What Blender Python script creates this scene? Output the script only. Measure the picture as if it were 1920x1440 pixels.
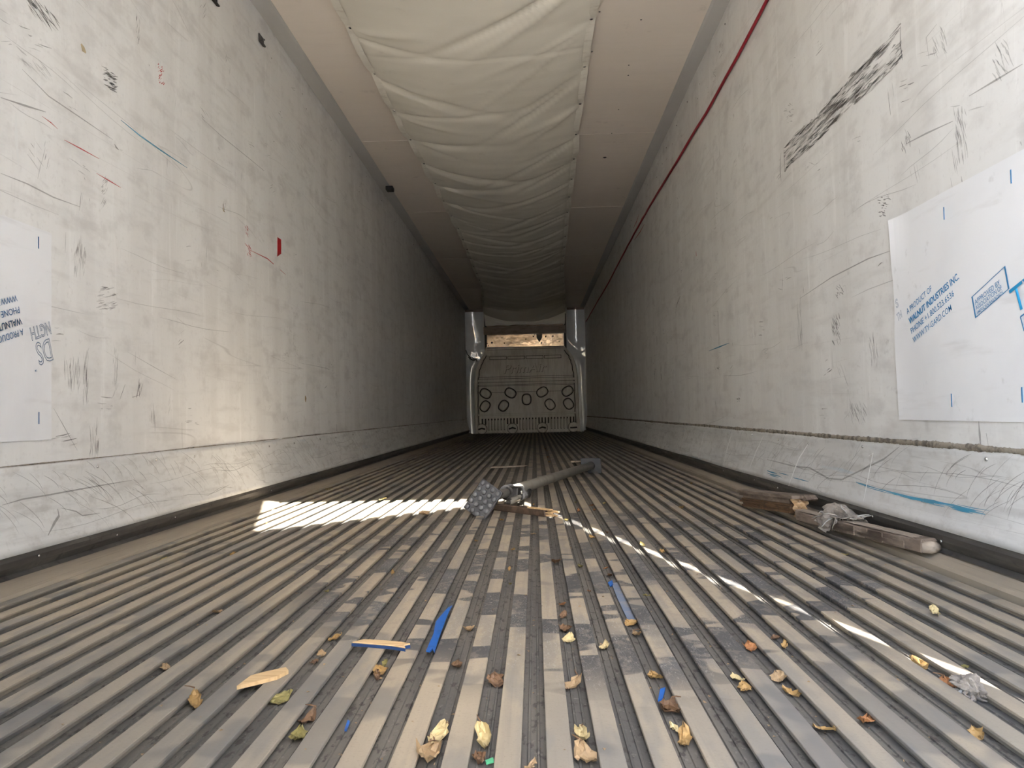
import bpy, bmesh, math, random
from mathutils import Vector, Matrix, noise as mnoise
random.seed(7)
R_ = random.uniform
for o in list(bpy.data.objects): bpy.data.objects.remove(o)
S = bpy.context.scene
COL = S.collection

# ---------------------------------------------------------------- camera
F_PX, CAM_H = 1442.0, 0.4205
YAW, PIT, ROL = .0288, .0370, -.0222
FW = Vector((-math.sin(YAW)*math.cos(PIT), math.cos(YAW)*math.cos(PIT), math.sin(PIT)))
_rt = Vector((math.cos(YAW), math.sin(YAW), 0)); _up = _rt.cross(FW)
RT = _rt*math.cos(ROL)+_up*math.sin(ROL); UP = -_rt*math.sin(ROL)+_up*math.cos(ROL)
CAM = Vector((0, 0, CAM_H))
cam = bpy.data.cameras.new('camera'); camo = bpy.data.objects.new('camera', cam); COL.objects.link(camo)
cam.sensor_width = 36.0; cam.lens = F_PX/1920*36.0; cam.clip_start = .02; cam.clip_end = 300
m = Matrix((RT, UP, -FW)).transposed().to_4x4(); m.translation = CAM
camo.matrix_world = m
S.camera = camo

# ---------------------------------------------------------------- light
SUN_DIR = Vector((-.305, 1.0, -.659)).normalized()      # the way the sunlight travels
w = bpy.data.worlds.new('sky'); S.world = w; w.use_nodes = True
nt = w.node_tree; bg = nt.nodes['Background']
sky = nt.nodes.new('ShaderNodeTexSky'); sky.sky_type = 'NISHITA'; sky.sun_disc = False
sky.sun_elevation = math.asin(-SUN_DIR.z); sky.sun_rotation = math.atan2(-SUN_DIR.x, -SUN_DIR.y)
sky.air_density = 1.0; sky.dust_density = 1.6; sky.ozone_density = 1.0
nt.links.new(sky.outputs[0], bg.inputs[0]); bg.inputs[1].default_value = .80
sl = bpy.data.lights.new('sun', 'SUN'); sl.energy = 31; sl.angle = math.radians(.53); sl.color = (1, .945, .86)
so = bpy.data.objects.new('sun', sl); COL.objects.link(so)
so.rotation_euler = SUN_DIR.to_track_quat('-Z', 'Y').to_euler(); so.location = (3, -9, 8)
S.view_settings.view_transform = 'Standard'; S.view_settings.look = 'None'
S.view_settings.gamma = 1; S.view_settings.use_curve_mapping = False
S.view_settings.exposure = 1.78

# ---------------------------------------------------------------- measures (metres)
XL, XR, H, D = -1.406, 1.074, 2.572, 15.88
PITCH, C0 = .0635, -.0112
GROOVE = .013
Y0 = 0.0

def ray(px, py): return FW+RT*((px-960)/F_PX)-UP*((py-720)/F_PX)
def FL(px, py, z=0):
    d = ray(px, py); return CAM+d*((z-CAM_H)/d.z)
def WX(px, py, X):
    d = ray(px, py); return CAM+d*(X/d.x)
def FR(px, py, Y):
    d = ray(px, py); return CAM+d*(Y/d.y)
def nz(*a): return mnoise.noise(Vector(a))

# ---------------------------------------------------------------- materials
def newmat(name):
    mt = bpy.data.materials.new(name); mt.use_nodes = True
    return mt, mt.node_tree, mt.node_tree.nodes['Principled BSDF']
def rgb(c): return (c[0], c[1], c[2], 1)
def srgb(r, g, b):
    f = lambda v: ((v/255+.055)/1.055)**2.4 if v > 10 else v/255/12.92
    return (f(r), f(g), f(b))
def coords(nt, world):
    if world:
        g = nt.nodes.new('ShaderNodeNewGeometry'); return g.outputs['Position']
    t = nt.nodes.new('ShaderNodeTexCoord'); return t.outputs['Object']
def noise_node(nt, vec, s, sc, det=4, off=(0, 0, 0)):
    mp = nt.nodes.new('ShaderNodeMapping'); mp.inputs['Scale'].default_value = s; mp.inputs['Location'].default_value = off
    nt.links.new(vec, mp.inputs[0])
    n = nt.nodes.new('ShaderNodeTexNoise'); n.inputs['Scale'].default_value = sc; n.inputs['Detail'].default_value = det
    n.inputs['Roughness'].default_value = .6
    nt.links.new(mp.outputs[0], n.inputs['Vector']); return n.outputs['Fac']
def maprange(nt, v, lo, hi, a=0, b=1):
    r = nt.nodes.new('ShaderNodeMapRange'); r.interpolation_type = 'SMOOTHSTEP'
    r.inputs['From Min'].default_value = lo; r.inputs['From Max'].default_value = hi
    r.inputs['To Min'].default_value = a; r.inputs['To Max'].default_value = b
    nt.links.new(v, r.inputs['Value']); return r.outputs['Result']
def math_(nt, op, a, b=None):
    n = nt.nodes.new('ShaderNodeMath'); n.operation = op
    for i, v in enumerate((a, b)):
        if v is None: continue
        if isinstance(v, (int, float)): n.inputs[i].default_value = v
        else: nt.links.new(v, n.inputs[i])
    return n.outputs[0]
def mixc(nt, f, a, b):
    n = nt.nodes.new('ShaderNodeMix'); n.data_type = 'RGBA'
    for i, v in ((0, f), (6, a), (7, b)):
        if isinstance(v, (int, float)): n.inputs[i].default_value = v
        elif isinstance(v, tuple): n.inputs[i].default_value = rgb(v)
        else: nt.links.new(v, n.inputs[i])
    return n.outputs[2]
def material(name, col, rough=.6, metal=0.0, layers=(), bump=(), world=False, spec=.5, rvar=0):
    """layers: dict(s,sc,lo,hi,col,f, line=width or None, mask=(s,sc,lo,hi)) laid over the colour one after the other"""
    mt, nt, b = newmat(name)
    v = coords(nt, world); c = col
    for i, L in enumerate(layers):
        n = noise_node(nt, L['vec'](nt, v) if L.get('vec') else v, L.get('s', (1, 1, 1)), L['sc'], L.get('d', 4), (i*3.7, i*1.9, i*5.3))
        if L.get('line'):
            f = maprange(nt, math_(nt, 'ABSOLUTE', math_(nt, 'SUBTRACT', n, .5)), 0, L['line'], 1, 0)
        else: f = maprange(nt, n, L['lo'], L['hi'])
        if L.get('mask'):
            ms, msc, mlo, mhi = L['mask']
            f = math_(nt, 'MULTIPLY', f, maprange(nt, noise_node(nt, v, ms, msc, 3, (i*2.1+9, 4, 7)), mlo, mhi))
        if L.get('region'):
            f = math_(nt, 'MULTIPLY', f, L['region'](nt, v))
        f = math_(nt, 'MULTIPLY', f, L.get('f', 1))
        c = mixc(nt, f, c, L['col'])
    if isinstance(c, tuple): b.inputs['Base Color'].default_value = rgb(c)
    else: nt.links.new(c, b.inputs['Base Color'])
    b.inputs['Roughness'].default_value = rough; b.inputs['Metallic'].default_value = metal
    b.inputs['Specular IOR Level'].default_value = spec
    if rvar:
        n = noise_node(nt, v, (1, 1, 1), 3, 4, (1, 2, 3)); nt.links.new(maprange(nt, n, .3, .7, rough-rvar, rough+rvar), b.inputs['Roughness'])
    h = None
    for s, sc, st in bump:
        n = math_(nt, 'MULTIPLY', noise_node(nt, v, s, sc, 4, (5, 5, 5)), st)
        h = n if h is None else math_(nt, 'ADD', h, n)
    if h is not None:
        bp = nt.nodes.new('ShaderNodeBump'); bp.inputs['Strength'].default_value = 1; bp.inputs['Distance'].default_value = .01
        nt.links.new(h, bp.inputs['Height']); nt.links.new(bp.outputs[0], b.inputs['Normal'])
    return mt
def veil(name, col, alpha, rough=.7):
    """a thin rubbed-on mark: lets part of what is under it show"""
    mt, nt, b = newmat(name); b.inputs['Base Color'].default_value = rgb(col); b.inputs['Roughness'].default_value = rough
    b.inputs['Alpha'].default_value = alpha
    return mt

def scuff_region(nt, v):
    sp = nt.nodes.new('ShaderNodeSeparateXYZ'); nt.links.new(v, sp.inputs[0])
    dx = math_(nt, 'MULTIPLY', math_(nt, 'SUBTRACT', sp.outputs[0], .12), 1/.75)
    dy = math_(nt, 'MULTIPLY', math_(nt, 'SUBTRACT', sp.outputs[1], 2.25), 1/1.05)
    d = math_(nt, 'ADD', math_(nt, 'MULTIPLY', dx, dx), math_(nt, 'MULTIPLY', dy, dy))
    return maprange(nt, d, .75, 1.3, 1, 0)

def rib_vec(nt, v):
    """world position with x taken rib by rib, so that a print ends square across each rib"""
    sp = nt.nodes.new('ShaderNodeSeparateXYZ'); nt.links.new(v, sp.inputs[0])
    q = math_(nt, 'MULTIPLY', math_(nt, 'SUBTRACT', sp.outputs[0], C0), 1/PITCH)
    idx = math_(nt, 'FLOOR', q); fr = math_(nt, 'SUBTRACT', q, idx)
    cb = nt.nodes.new('ShaderNodeCombineXYZ')
    nt.links.new(math_(nt, 'ADD', math_(nt, 'MULTIPLY', idx, .62), math_(nt, 'MULTIPLY', fr, .16)), cb.inputs[0])
    nt.links.new(math_(nt, 'ADD', sp.outputs[1], math_(nt, 'MULTIPLY', math_(nt, 'SINE', math_(nt, 'MULTIPLY', idx, 2.4)), .05)), cb.inputs[1])
    return cb.outputs[0]
M = {}
WALLCOL = (.79, .785, .765)
wall_layers = [
    dict(s=(1, 1, 1), sc=.9, lo=.35, hi=.65, col=(.71, .70, .68), f=.6),
    dict(s=(1, 3.2, .22), sc=1.3, lo=.42, hi=.62, col=(.66, .645, .62), f=.5),
    dict(s=(1, .7, 5), sc=3.0, lo=.50, hi=.72, col=(.52, .50, .475), f=.38),
    dict(s=(1, 5, .5), sc=4, lo=.56, hi=.74, col=(.86, .855, .84), f=.5),
    dict(s=(1, .8, 1.4), sc=7, lo=.50, hi=.70, col=(.52, .50, .48), f=.50, d=7),
    dict(s=(1, .22, 5), sc=2.2, line=.005, d=0, col=(.36, .34, .32), f=.40, mask=((1, 1, 1), 2.2, .50, .58)),
    dict(s=(1, 9, .9), sc=2.4, line=.004, d=0, col=(.36, .34, .32), f=.35, mask=((1, 1, 1), 3.2, .53, .60)),
    dict(s=(1, 1, 1.6), sc=16, lo=.62, hi=.72, col=(.36, .34, .32), f=.45, mask=((1, 1, 1), 1.6, .50, .66)),
    dict(s=(1, 1, 1), sc=60, lo=.55, hi=.75, col=(.58, .56, .54), f=.4),
]
M['wall'] = material('wall_panel', WALLCOL, .42, layers=wall_layers, world=True, rvar=.09,
                     bump=[((1, 1, 1), 1.2, .25), ((1, 6, .3), 1.5, .10), ((1, 1, 1), 26, .02)])
M['plate'] = material('scuff_plate', (.80, .80, .785), .42, .15, world=True, rvar=.1, layers=[
    dict(sc=1.5, lo=.35, hi=.65, col=(.66, .655, .64), f=.6),
    dict(s=(1, .8, 9), sc=3, lo=.48, hi=.70, col=(.48, .47, .45), f=.5),
    dict(s=(1, 1.2, 2.4), sc=11, lo=.50, hi=.68, col=(.50, .48, .45), f=.5, d=7),
    dict(s=(1, .3, 9), sc=2.2, line=.007, d=0, col=(.25, .24, .23), f=.45, mask=((1, 1, 1), 2.0, .48, .56)),
    dict(s=(1, .4, 9), sc=2.0, lo=.60, hi=.66, col=(.30, .48, .60), f=.30, mask=((1, 1, 1), 1.1, .55, .62)),
    dict(sc=50, lo=.55, hi=.75, col=(.52, .51, .49), f=.45)],
    bump=[((1, 1, 6), 8, .06), ((1, 1, 1), 1.3, .3)])
M['kick'] = material('kick_strip_metal', (.085, .080, .074), .5, .3, world=True, layers=[
    dict(s=(1, .6, 6), sc=6, lo=.45, hi=.7, col=(.20, .185, .16), f=.6),
    dict(s=(1, 3, 3), sc=9, lo=.55, hi=.7, col=(.03, .03, .03), f=.6)], bump=[((1, 1, 1), 14, .06)])
M['ceil'] = material('ceiling_panel', (.87, .785, .695), .6, world=True, layers=[
    dict(s=(1, 1.4, 1), sc=.8, lo=.35, hi=.65, col=(.81, .725, .635), f=.6),
    dict(s=(1, 8, 1), sc=4, lo=.45, hi=.7, col=(.81, .73, .645), f=.5),
    dict(sc=7, lo=.64, hi=.74, col=(.52, .45, .38), f=.35)], bump=[((.6, 5, 1), 10, .05), ((1, 1, 1), .9, .3)])
M['cove'] = material('cove_trim', (.56, .545, .52), .45, world=True, layers=[
    dict(s=(1, .4, 1), sc=3, lo=.4, hi=.7, col=(.47, .455, .43), f=.6)])
M['cloth'] = material('chute_cloth', (.84, .80, .705), .8, world=True, layers=[
    dict(sc=.9, lo=.4, hi=.65, col=(.78, .74, .645), f=.6),
    dict(sc=5, lo=.62, hi=.78, col=(.50, .45, .37), f=.30),
    dict(s=(1, 4, 1), sc=3, lo=.55, hi=.75, col=(.82, .79, .71), f=.5)], bump=[((1, 1, 1), 60, .015), ((1, 5, 1), 2.5, .10)])
M['hem'] = material('hem_webbing', (.82, .78, .69), .8, world=True, layers=[
    dict(s=(1, 3, 1), sc=9, lo=.5, hi=.72, col=(.60, .54, .45), f=.6)], bump=[((1, 1, 1), 40, .06)])
DUST = (.395, .33, .245)
M['rib'] = material('rib_top_dust', DUST, .62, .12, world=True, rvar=.08, layers=[
    dict(s=(3, .6, 1), sc=2.2, lo=.38, hi=.66, col=(.32, .27, .205), f=.75),
    dict(s=(30, .9, 1), sc=1.6, lo=.45, hi=.72, col=(.225, .205, .18), f=.5),
    dict(s=(13, 3.2, 1), sc=1.2, d=3, lo=.50, hi=.62, col=(.20, .195, .185), f=.5),
    dict(s=(1, .25, 1), sc=1.5, lo=.46, hi=.60, col=(.215, .205, .195), f=.5),
    dict(s=(1, 5.2, 1), sc=1.0, d=2, lo=.515, hi=.530, col=(.060, .062, .067), f=.93, region=scuff_region, vec=rib_vec),
    dict(s=(1, 2.6, 1), sc=1.3, d=3, lo=.55, hi=.60, col=(.13, .13, .132), f=.55, vec=rib_vec),
    dict(s=(22, 16, 1), sc=2.4, d=5, lo=.54, hi=.58, col=(.27, .235, .19), f=.40, region=scuff_region),
    dict(s=(16, 4.2, 1), sc=9, line=.016, d=1, col=(.42, .40, .37), f=.7, mask=((1, 1, 1), 3, .42, .52), region=scuff_region),
    dict(s=(1, 1, 1), sc=220, lo=.52, hi=.75, col=(.19, .165, .135), f=.4)],
    bump=[((1, 1, 1), 90, .03)])
M['groove'] = material('groove_floor', (.105, .10, .092), .7, .1, world=True, layers=[
    dict(s=(5, .8, 1), sc=2, lo=.4, hi=.65, col=(.165, .15, .125), f=.7),
    dict(s=(1, .5, 1), sc=70, lo=.54, hi=.64, col=(.035, .032, .028), f=.75),
    dict(s=(1, .6, 1), sc=110, lo=.60, hi=.72, col=(.25, .23, .20), f=.6)], bump=[((1, .6, 1), 70, .12)])
M['strip'] = material('edge_strip_dust', (.34, .29, .225), .65, .1, world=True, layers=[
    dict(s=(2, .6, 1), sc=3, lo=.4, hi=.66, col=(.28, .24, .19), f=.7),
    dict(s=(30, .7, 1), sc=3, lo=.55, hi=.72, col=(.14, .125, .105), f=.6)], bump=[((1, 1, 1), 60, .05)])
M['caulk'] = material('dirty_caulk', (.27, .235, .185), .8, world=True, layers=[
    dict(sc=30, lo=.45, hi=.62, col=(.07, .06, .05), f=.8), dict(sc=14, lo=.5, hi=.7, col=(.42, .38, .32), f=.6)])
M['chrome'] = material('rivet_metal', (.75, .75, .74), .25, .9)
M['darkmetal'] = material('dark_metal', (.05, .05, .048), .45, .5, layers=[dict(sc=14, lo=.5, hi=.7, col=(.12, .11, .1), f=.6)])
M['black'] = material('black_rubber', (.012, .012, .013), .5)
M['steel'] = material('galvanised_tube', (.30, .285, .255), .38, .6, layers=[
    dict(s=(1, 1, .2), sc=9, lo=.45, hi=.7, col=(.20, .185, .16), f=.7), dict(sc=40, lo=.6, hi=.75, col=(.42, .4, .36), f=.5)])
M['brightsteel'] = material('bright_tube', (.62, .60, .56), .28, .85, layers=[dict(sc=12, lo=.5, hi=.7, col=(.35, .33, .3), f=.5)])
M['pad'] = material('rubber_pad', (.062, .066, .074), .6, layers=[dict(sc=9, lo=.5, hi=.7, col=(.10, .10, .10), f=.4)])
M['padstud'] = material('rubber_stud', (.13, .135, .148), .5)
M['bulk'] = material('bulkhead_plastic', (.66, .62, .57), .42, world=True, rvar=.1, layers=[
    dict(s=(4, 1, .7), sc=3, lo=.4, hi=.66, col=(.50, .45, .40), f=.7), dict(sc=3, lo=.58, hi=.72, col=(.82, .80, .77), f=.45),
    dict(s=(9, 1, 1), sc=6, lo=.55, hi=.7, col=(.40, .35, .31), f=.4)])
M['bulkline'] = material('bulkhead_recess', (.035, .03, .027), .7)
M['fairing'] = material('grey_plastic_sheet', (.62, .645, .67), .05, layers=[dict(sc=3, lo=.45, hi=.65, col=(.54, .56, .58), f=.5)], world=True,
                        spec=.8)
M['evap'] = material('evaporator_panel', (.58, .46, .35), .22, .85, world=True, layers=[
    dict(sc=5, lo=.45, hi=.62, col=(.38, .28, .20), f=.6), dict(sc=16, lo=.64, hi=.70, col=(.08, .06, .05), f=.8)], bump=[((1, 1, 1), 1.7, 1.3), ((1, 1, 1), 9, .06)])
M['beam'] = material('header_board', (.30, .24, .19), .6, layers=[dict(s=(1, 1, 4), sc=6, lo=.45, hi=.7, col=(.18, .14, .11), f=.8)], world=True)
M['red'] = material('red_cord', (.33, .012, .028), .55, layers=[dict(s=(1, 30, 1), sc=8, lo=.4, hi=.6, col=(.22, .01, .02), f=.7)], world=True)
M['redtape'] = material('red_tape', (.42, .012, .016), .4)
M['film'] = material('liner_film', (.80, .803, .812), .45, world=True, layers=[
    dict(sc=2.2, lo=.4, hi=.65, col=(.72, .72, .73), f=.7), dict(s=(1, .8, 6), sc=3, lo=.55, hi=.72, col=(.60, .59, .58), f=.5),
    dict(sc=18, lo=.62, hi=.74, col=(.5, .49, .48), f=.4, mask=((1, 1, 1), 3, .5, .6))], bump=[((1, 5, .8), 2.5, .12)])
M['ink'] = material('blue_print', (.03, .20, .42), .5, layers=[dict(sc=60, lo=.5, hi=.75, col=(.16, .34, .55), f=.6)], world=True)
M['inkb'] = material('bright_blue_print', (.02, .27, .52), .5)
M['inkd'] = material('dark_blue_print', (.03, .12, .27), .5)
M['inkpale'] = material('pale_outline_print', (.16, .24, .35), .5)
M['scuff'] = veil('dark_scuff', (.11, .10, .092), .55)
M['scuff2'] = veil('light_scuff', (.17, .155, .14), .26)
M['scuff3'] = veil('rubbed_scuff', (.24, .205, .18), .17)
M['scratchd'] = veil('dark_scratch', (.15, .135, .12), .42)
M['scratchw'] = veil('white_scratch', (.86, .86, .84), .85)
M['scratchw2'] = veil('faint_white_scratch', (.86, .86, .84), .4)
M['drip'] = material('white_gouge', (.97, .97, .96), .5)
M['redmark'] = veil('red_mark', (.62, .06, .07), .7)
M['bluemark'] = veil('blue_mark', (.05, .33, .52), .55)
M['tanmark'] = veil('tan_stain', (.58, .45, .24), .6)
M['blue'] = material('blue_paint', (.015, .11, .40), .45, layers=[dict(sc=30, lo=.5, hi=.7, col=(.03, .06, .16), f=.6)])
M['navy'] = material('navy_paint', (.012, .04, .13), .5)
M['greyblue'] = material('dusty_blue_strip', (.15, .19, .27), .6, layers=[dict(sc=18, lo=.45, hi=.65, col=(.27, .26, .25), f=.8)])
M['rawwood'] = material('raw_wood', (.62, .44, .24), .7, layers=[dict(s=(1, 14, 1), sc=8, lo=.4, hi=.7, col=(.45, .29, .14), f=.7), dict(sc=14, lo=.6, hi=.7, col=(.2, .15, .1), f=.6)])
M['oldwood'] = material('dusty_dark_wood', (.20, .155, .12), .75, layers=[
    dict(s=(8, 1, 8), sc=7, lo=.4, hi=.66, col=(.085, .06, .045), f=.8), dict(sc=9, lo=.52, hi=.7, col=(.32, .27, .22), f=.7)], bump=[((10, 1, 10), 8, .2)])
M['dustwood'] = material('dust_covered_wood', (.36, .30, .24), .8, layers=[dict(s=(8, 1, 8), sc=7, lo=.45, hi=.7, col=(.2, .16, .13), f=.7)], bump=[((9, 1, 9), 8, .2)])
M['endgrain'] = material('split_end_grain', (.55, .38, .22), .7, layers=[dict(s=(1, 1, 6), sc=12, lo=.48, hi=.6, col=(.17, .09, .05), f=.9)])
M['brownwood'] = material('brown_wet_wood', (.085, .045, .022), .55, layers=[dict(s=(3, 1, 8), sc=9, lo=.48, hi=.62, col=(.19, .105, .05), f=.7), dict(sc=25, lo=.55, hi=.65, col=(.03, .02, .012), f=.7)], bump=[((3, 1, 8), 12, .3)])
M['darkboard'] = material('dark_stained_board', (.05, .031, .021), .7, layers=[dict(sc=26, lo=.5, hi=.66, col=(.11, .075, .05), f=.6)], bump=[((1, 1, 1), 40, .2)])
M['fibre'] = material('grey_fibre', (.25, .22, .19), .9, layers=[dict(sc=28, lo=.42, hi=.66, col=(.13, .11, .095), f=.8), dict(sc=15, lo=.6, hi=.72, col=(.38, .355, .33), f=.6)], bump=[((1, 1, 1), 60, .4)])
M['fibrew'] = material('pale_fibre', (.42, .40, .37), .9, layers=[dict(sc=40, lo=.5, hi=.7, col=(.25, .22, .2), f=.6)])
M['white'] = material('white_foam', (.85, .85, .83), .7)
LEAFC = {'golden': (.36, .225, .085), 'brown': (.15, .085, .045), 'orange': (.33, .145, .055), 'tan': (.34, .235, .13), 'yellow': (.42, .335, .13), 'pale': (.52, .42, .22), 'olive': (.22, .19, .065)}
for k, c in LEAFC.items():
    mt = material('leaf_'+k, c, .6, layers=[dict(sc=30, lo=.45, hi=.68, col=tuple(x*.42 for x in c), f=.7), dict(sc=14, lo=.55, hi=.75, col=(min(1, c[0]*1.25), min(1, c[1]*1.3), c[2]*1.3), f=.6)])
    M['leaf_'+k] = mt
M['green'] = material('green_scrap', (.10, .42, .22), .5)
M['ground'] = material('yard_gravel', (.62, .60, .57), .9, world=True, layers=[dict(sc=.7, lo=.4, hi=.6, col=(.54, .52, .49), f=.7), dict(sc=40, lo=.5, hi=.7, col=(.68, .66, .63), f=.6)])
M['door'] = material('door_skin', (.70, .69, .67), .4, world=True, layers=[dict(sc=1.3, lo=.4, hi=.65, col=(.58, .565, .54), f=.6)])

# ---------------------------------------------------------------- mesh helpers
class MB:
    def __init__(s): s.v = []; s.f = []
    def add(s, vs, fs):
        b = len(s.v); s.v += [tuple(x) for x in vs]; s.f += [tuple(b+i for i in f) for f in fs]; return s
    def box(s, a, b, mat=None):
        x0, y0, z0 = a; x1, y1, z1 = b
        vs = [Vector(p) for p in ((x0, y0, z0), (x1, y0, z0), (x1, y1, z0), (x0, y1, z0), (x0, y0, z1), (x1, y0, z1), (x1, y1, z1), (x0, y1, z1))]
        if mat is not None: vs = [mat @ p for p in vs]
        return s.add(vs, [(0, 3, 2, 1), (4, 5, 6, 7), (0, 1, 5, 4), (1, 2, 6, 5), (2, 3, 7, 6), (3, 0, 4, 7)])
    def tube(s, pts, r, n=8, caps=True):
        pts = [Vector(p) for p in pts]; rs = r if isinstance(r, (list, tuple)) else [r]*len(pts)
        vs = []; fs = []; ref = None
        for i, p in enumerate(pts):
            t = (pts[min(i+1, len(pts)-1)]-pts[max(i-1, 0)]).normalized()
            if ref is None: ref = t.orthogonal().normalized()
            ref = (ref-t*ref.dot(t)).normalized(); b = t.cross(ref)
            for k in range(n):
                a = 2*math.pi*k/n; vs.append(p+(ref*math.cos(a)+b*math.sin(a))*rs[i])
        for i in range(len(pts)-1):
            for k in range(n):
                a = i*n+k; c = i*n+(k+1) % n; fs.append((a, c, c+n, a+n))
        if caps: fs += [tuple(range(n-1, -1, -1)), tuple(range((len(pts)-1)*n, len(pts)*n))]
        return s.add(vs, fs)
    def prism(s, poly, d, mat=None):
        """poly: list of (a,b) -> (a,0,b), extruded by d along +y"""
        n = len(poly); vs = [Vector((a, 0, b)) for a, b in poly]+[Vector((a, d, b)) for a, b in poly]
        if mat is not None: vs = [mat @ p for p in vs]
        fs = [tuple(range(n)), tuple(range(2*n-1, n-1, -1))]+[(i, i+n, (i+1) % n+n, (i+1) % n) for i in range(n)]
        return s.add(vs, fs)
    def grid(s, nu, nv, fn, thick=None):
        vs = [fn(i/nu, j/nv) for j in range(nv+1) for i in range(nu+1)]
        fs = [(j*(nu+1)+i, j*(nu+1)+i+1, (j+1)*(nu+1)+i+1, (j+1)*(nu+1)+i) for j in range(nv) for i in range(nu)]
        return s.add(vs, fs)
    def dome(s, c, r, h, axis, n=8):
        c = Vector(c); ax = Vector(axis).normalized(); u = ax.orthogonal().normalized(); v = ax.cross(u)
        vs = [c+(u*math.cos(2*math.pi*k/n)+v*math.sin(2*math.pi*k/n))*r for k in range(n)]
        vs += [c+(u*math.cos(2*math.pi*k/n)+v*math.sin(2*math.pi*k/n))*r*.65+ax*h*.75 for k in range(n)]+[c+ax*h]
        fs = [(k, (k+1) % n, (k+1) % n+n, k+n) for k in range(n)]+[(k+n, (k+1) % n+n, 2*n) for k in range(n)]+[tuple(range(n-1, -1, -1))]
        return s.add(vs, fs)
    def mesh(s, name, mat, smooth=False):
        me = bpy.data.meshes.new(name); me.from_pydata([tuple(v) for v in s.v], [], s.f)
        bm = bmesh.new(); bm.from_mesh(me); bmesh.ops.recalc_face_normals(bm, faces=bm.faces); bm.to_mesh(me); bm.free()
        if mat is not None: me.materials.append(M[mat] if isinstance(mat, str) else mat)
        if smooth: me.polygons.foreach_set('use_smooth', [True]*len(me.polygons))
        return me
    def build(s, name, mat, parent=None, smooth=False, loc=None):
        if loc is None and parent is not None and parent.type == 'EMPTY':
            off = parent.location; s.v = [tuple(Vector(v)-off) for v in s.v]
        me = s.mesh(name, mat, smooth); return link(name, me, parent, loc)
def link(name, me, parent=None, loc=None):
    o = bpy.data.objects.new(name, me); COL.objects.link(o)
    if parent is not None: o.parent = parent
    if loc is not None: o.location = loc
    return o
def tag(o, label, cat, group=None):
    o['label'] = label; o['category'] = cat
    if group: o['group'] = group
    return o
def struct(o): o['kind'] = 'structure'; return o
def thing(name, label, cat, loc, group=None):
    o = bpy.data.objects.new(name, None); COL.objects.link(o); o.location = loc; o.empty_display_size = .05
    return tag(o, label, cat, group)
def bevel(o, w, seg=2):
    b = o.modifiers.new('bevel', 'BEVEL'); b.width = w; b.segments = seg; b.limit_method = 'ANGLE'; return o
def text_obj(name, body, mat, parent, origin, u, v, length, cap, outline=0, lift=.0012, bold=.012):
    """lettering laid on a surface: u = reading direction, v = up; scaled to the given length and capital height"""
    cu = bpy.data.curves.new(name, 'FONT'); cu.body = body; cu.size = 1; cu.resolution_u = 3; cu.offset = 0 if outline else bold
    if outline: cu.fill_mode = 'NONE'; cu.bevel_depth = outline; cu.bevel_resolution = 0
    t = bpy.data.objects.new(name, cu); COL.objects.link(t)
    dg = bpy.context.evaluated_depsgraph_get(); me = bpy.data.meshes.new_from_object(t.evaluated_get(dg))
    bpy.data.objects.remove(t)
    xs = [q.co.x for q in me.vertices]; x0, x1 = min(xs), max(xs)
    u = Vector(u).normalized(); v = Vector(v).normalized(); n = u.cross(v); origin = Vector(origin)
    sx = length/(x1-x0); sy = cap/.70
    for q in me.vertices: q.co = origin+u*((q.co.x-x0)*sx)+v*(q.co.y*sy)+n*(lift+q.co.z*.004)
    me.materials.clear(); me.materials.append(M[mat]); me.name = name
    return link(name, me, parent)

# ---------------------------------------------------------------- the trailer shell
YE = D+.06
def woff(y, z=0):
    """slow waves of the wall skin, metres towards the room"""
    return .005*nz(y*1.1, 3.1, 0)+.0034*nz(y*3.4, 8.2, z*.25)+.0009*math.sin(y*5.15)
def wall_pt(side, y, z, lift=0):
    o = woff(y+(0 if side < 0 else 40), z)+lift
    return Vector((XL+o, y, z)) if side < 0 else Vector((XR-o, y, z))
def make_wall(side, name):
    mb = MB(); ny = 560; nzv = 10
    mb.grid(nzv, ny, lambda a, b: wall_pt(side, Y0+(D-Y0)*b, a*H))
    X = XL if side < 0 else XR; X2 = X+side*.07
    b = len(mb.v)
    # outer skin, top, bottom and ends close the panel
    mb.add([(X, Y0, 0), (X, D, 0), (X, D, H), (X, Y0, H), (X2, Y0, 0), (X2, D, 0), (X2, D, H), (X2, Y0, H)],
           [(4, 5, 6, 7), (0, 1, 5, 4), (3, 2, 6, 7), (0, 3, 7, 4), (1, 2, 6, 5)])
    o = mb.build(name, 'wall', smooth=True); return struct(o)
wallL = make_wall(-1, 'wall_left'); wallR = make_wall(1, 'wall_right')
for o in (wallL, wallR):
    for p in o.data.polygons:
        if p.area > 1: p.use_smooth = False
ceiling = struct(MB().box((XL-.07, -.06, H), (XR+.07, YE, H+.07)).build('ceiling', 'ceil'))
wallF = struct(MB().box((XL-.07, D, -.06), (XR+.07, YE, H)).build('wall_front', 'door'))
floor = struct(MB().box((XL-.07, -.06, -.08), (XR+.07, D, -GROOVE)).build('floor', 'groove'))
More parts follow.
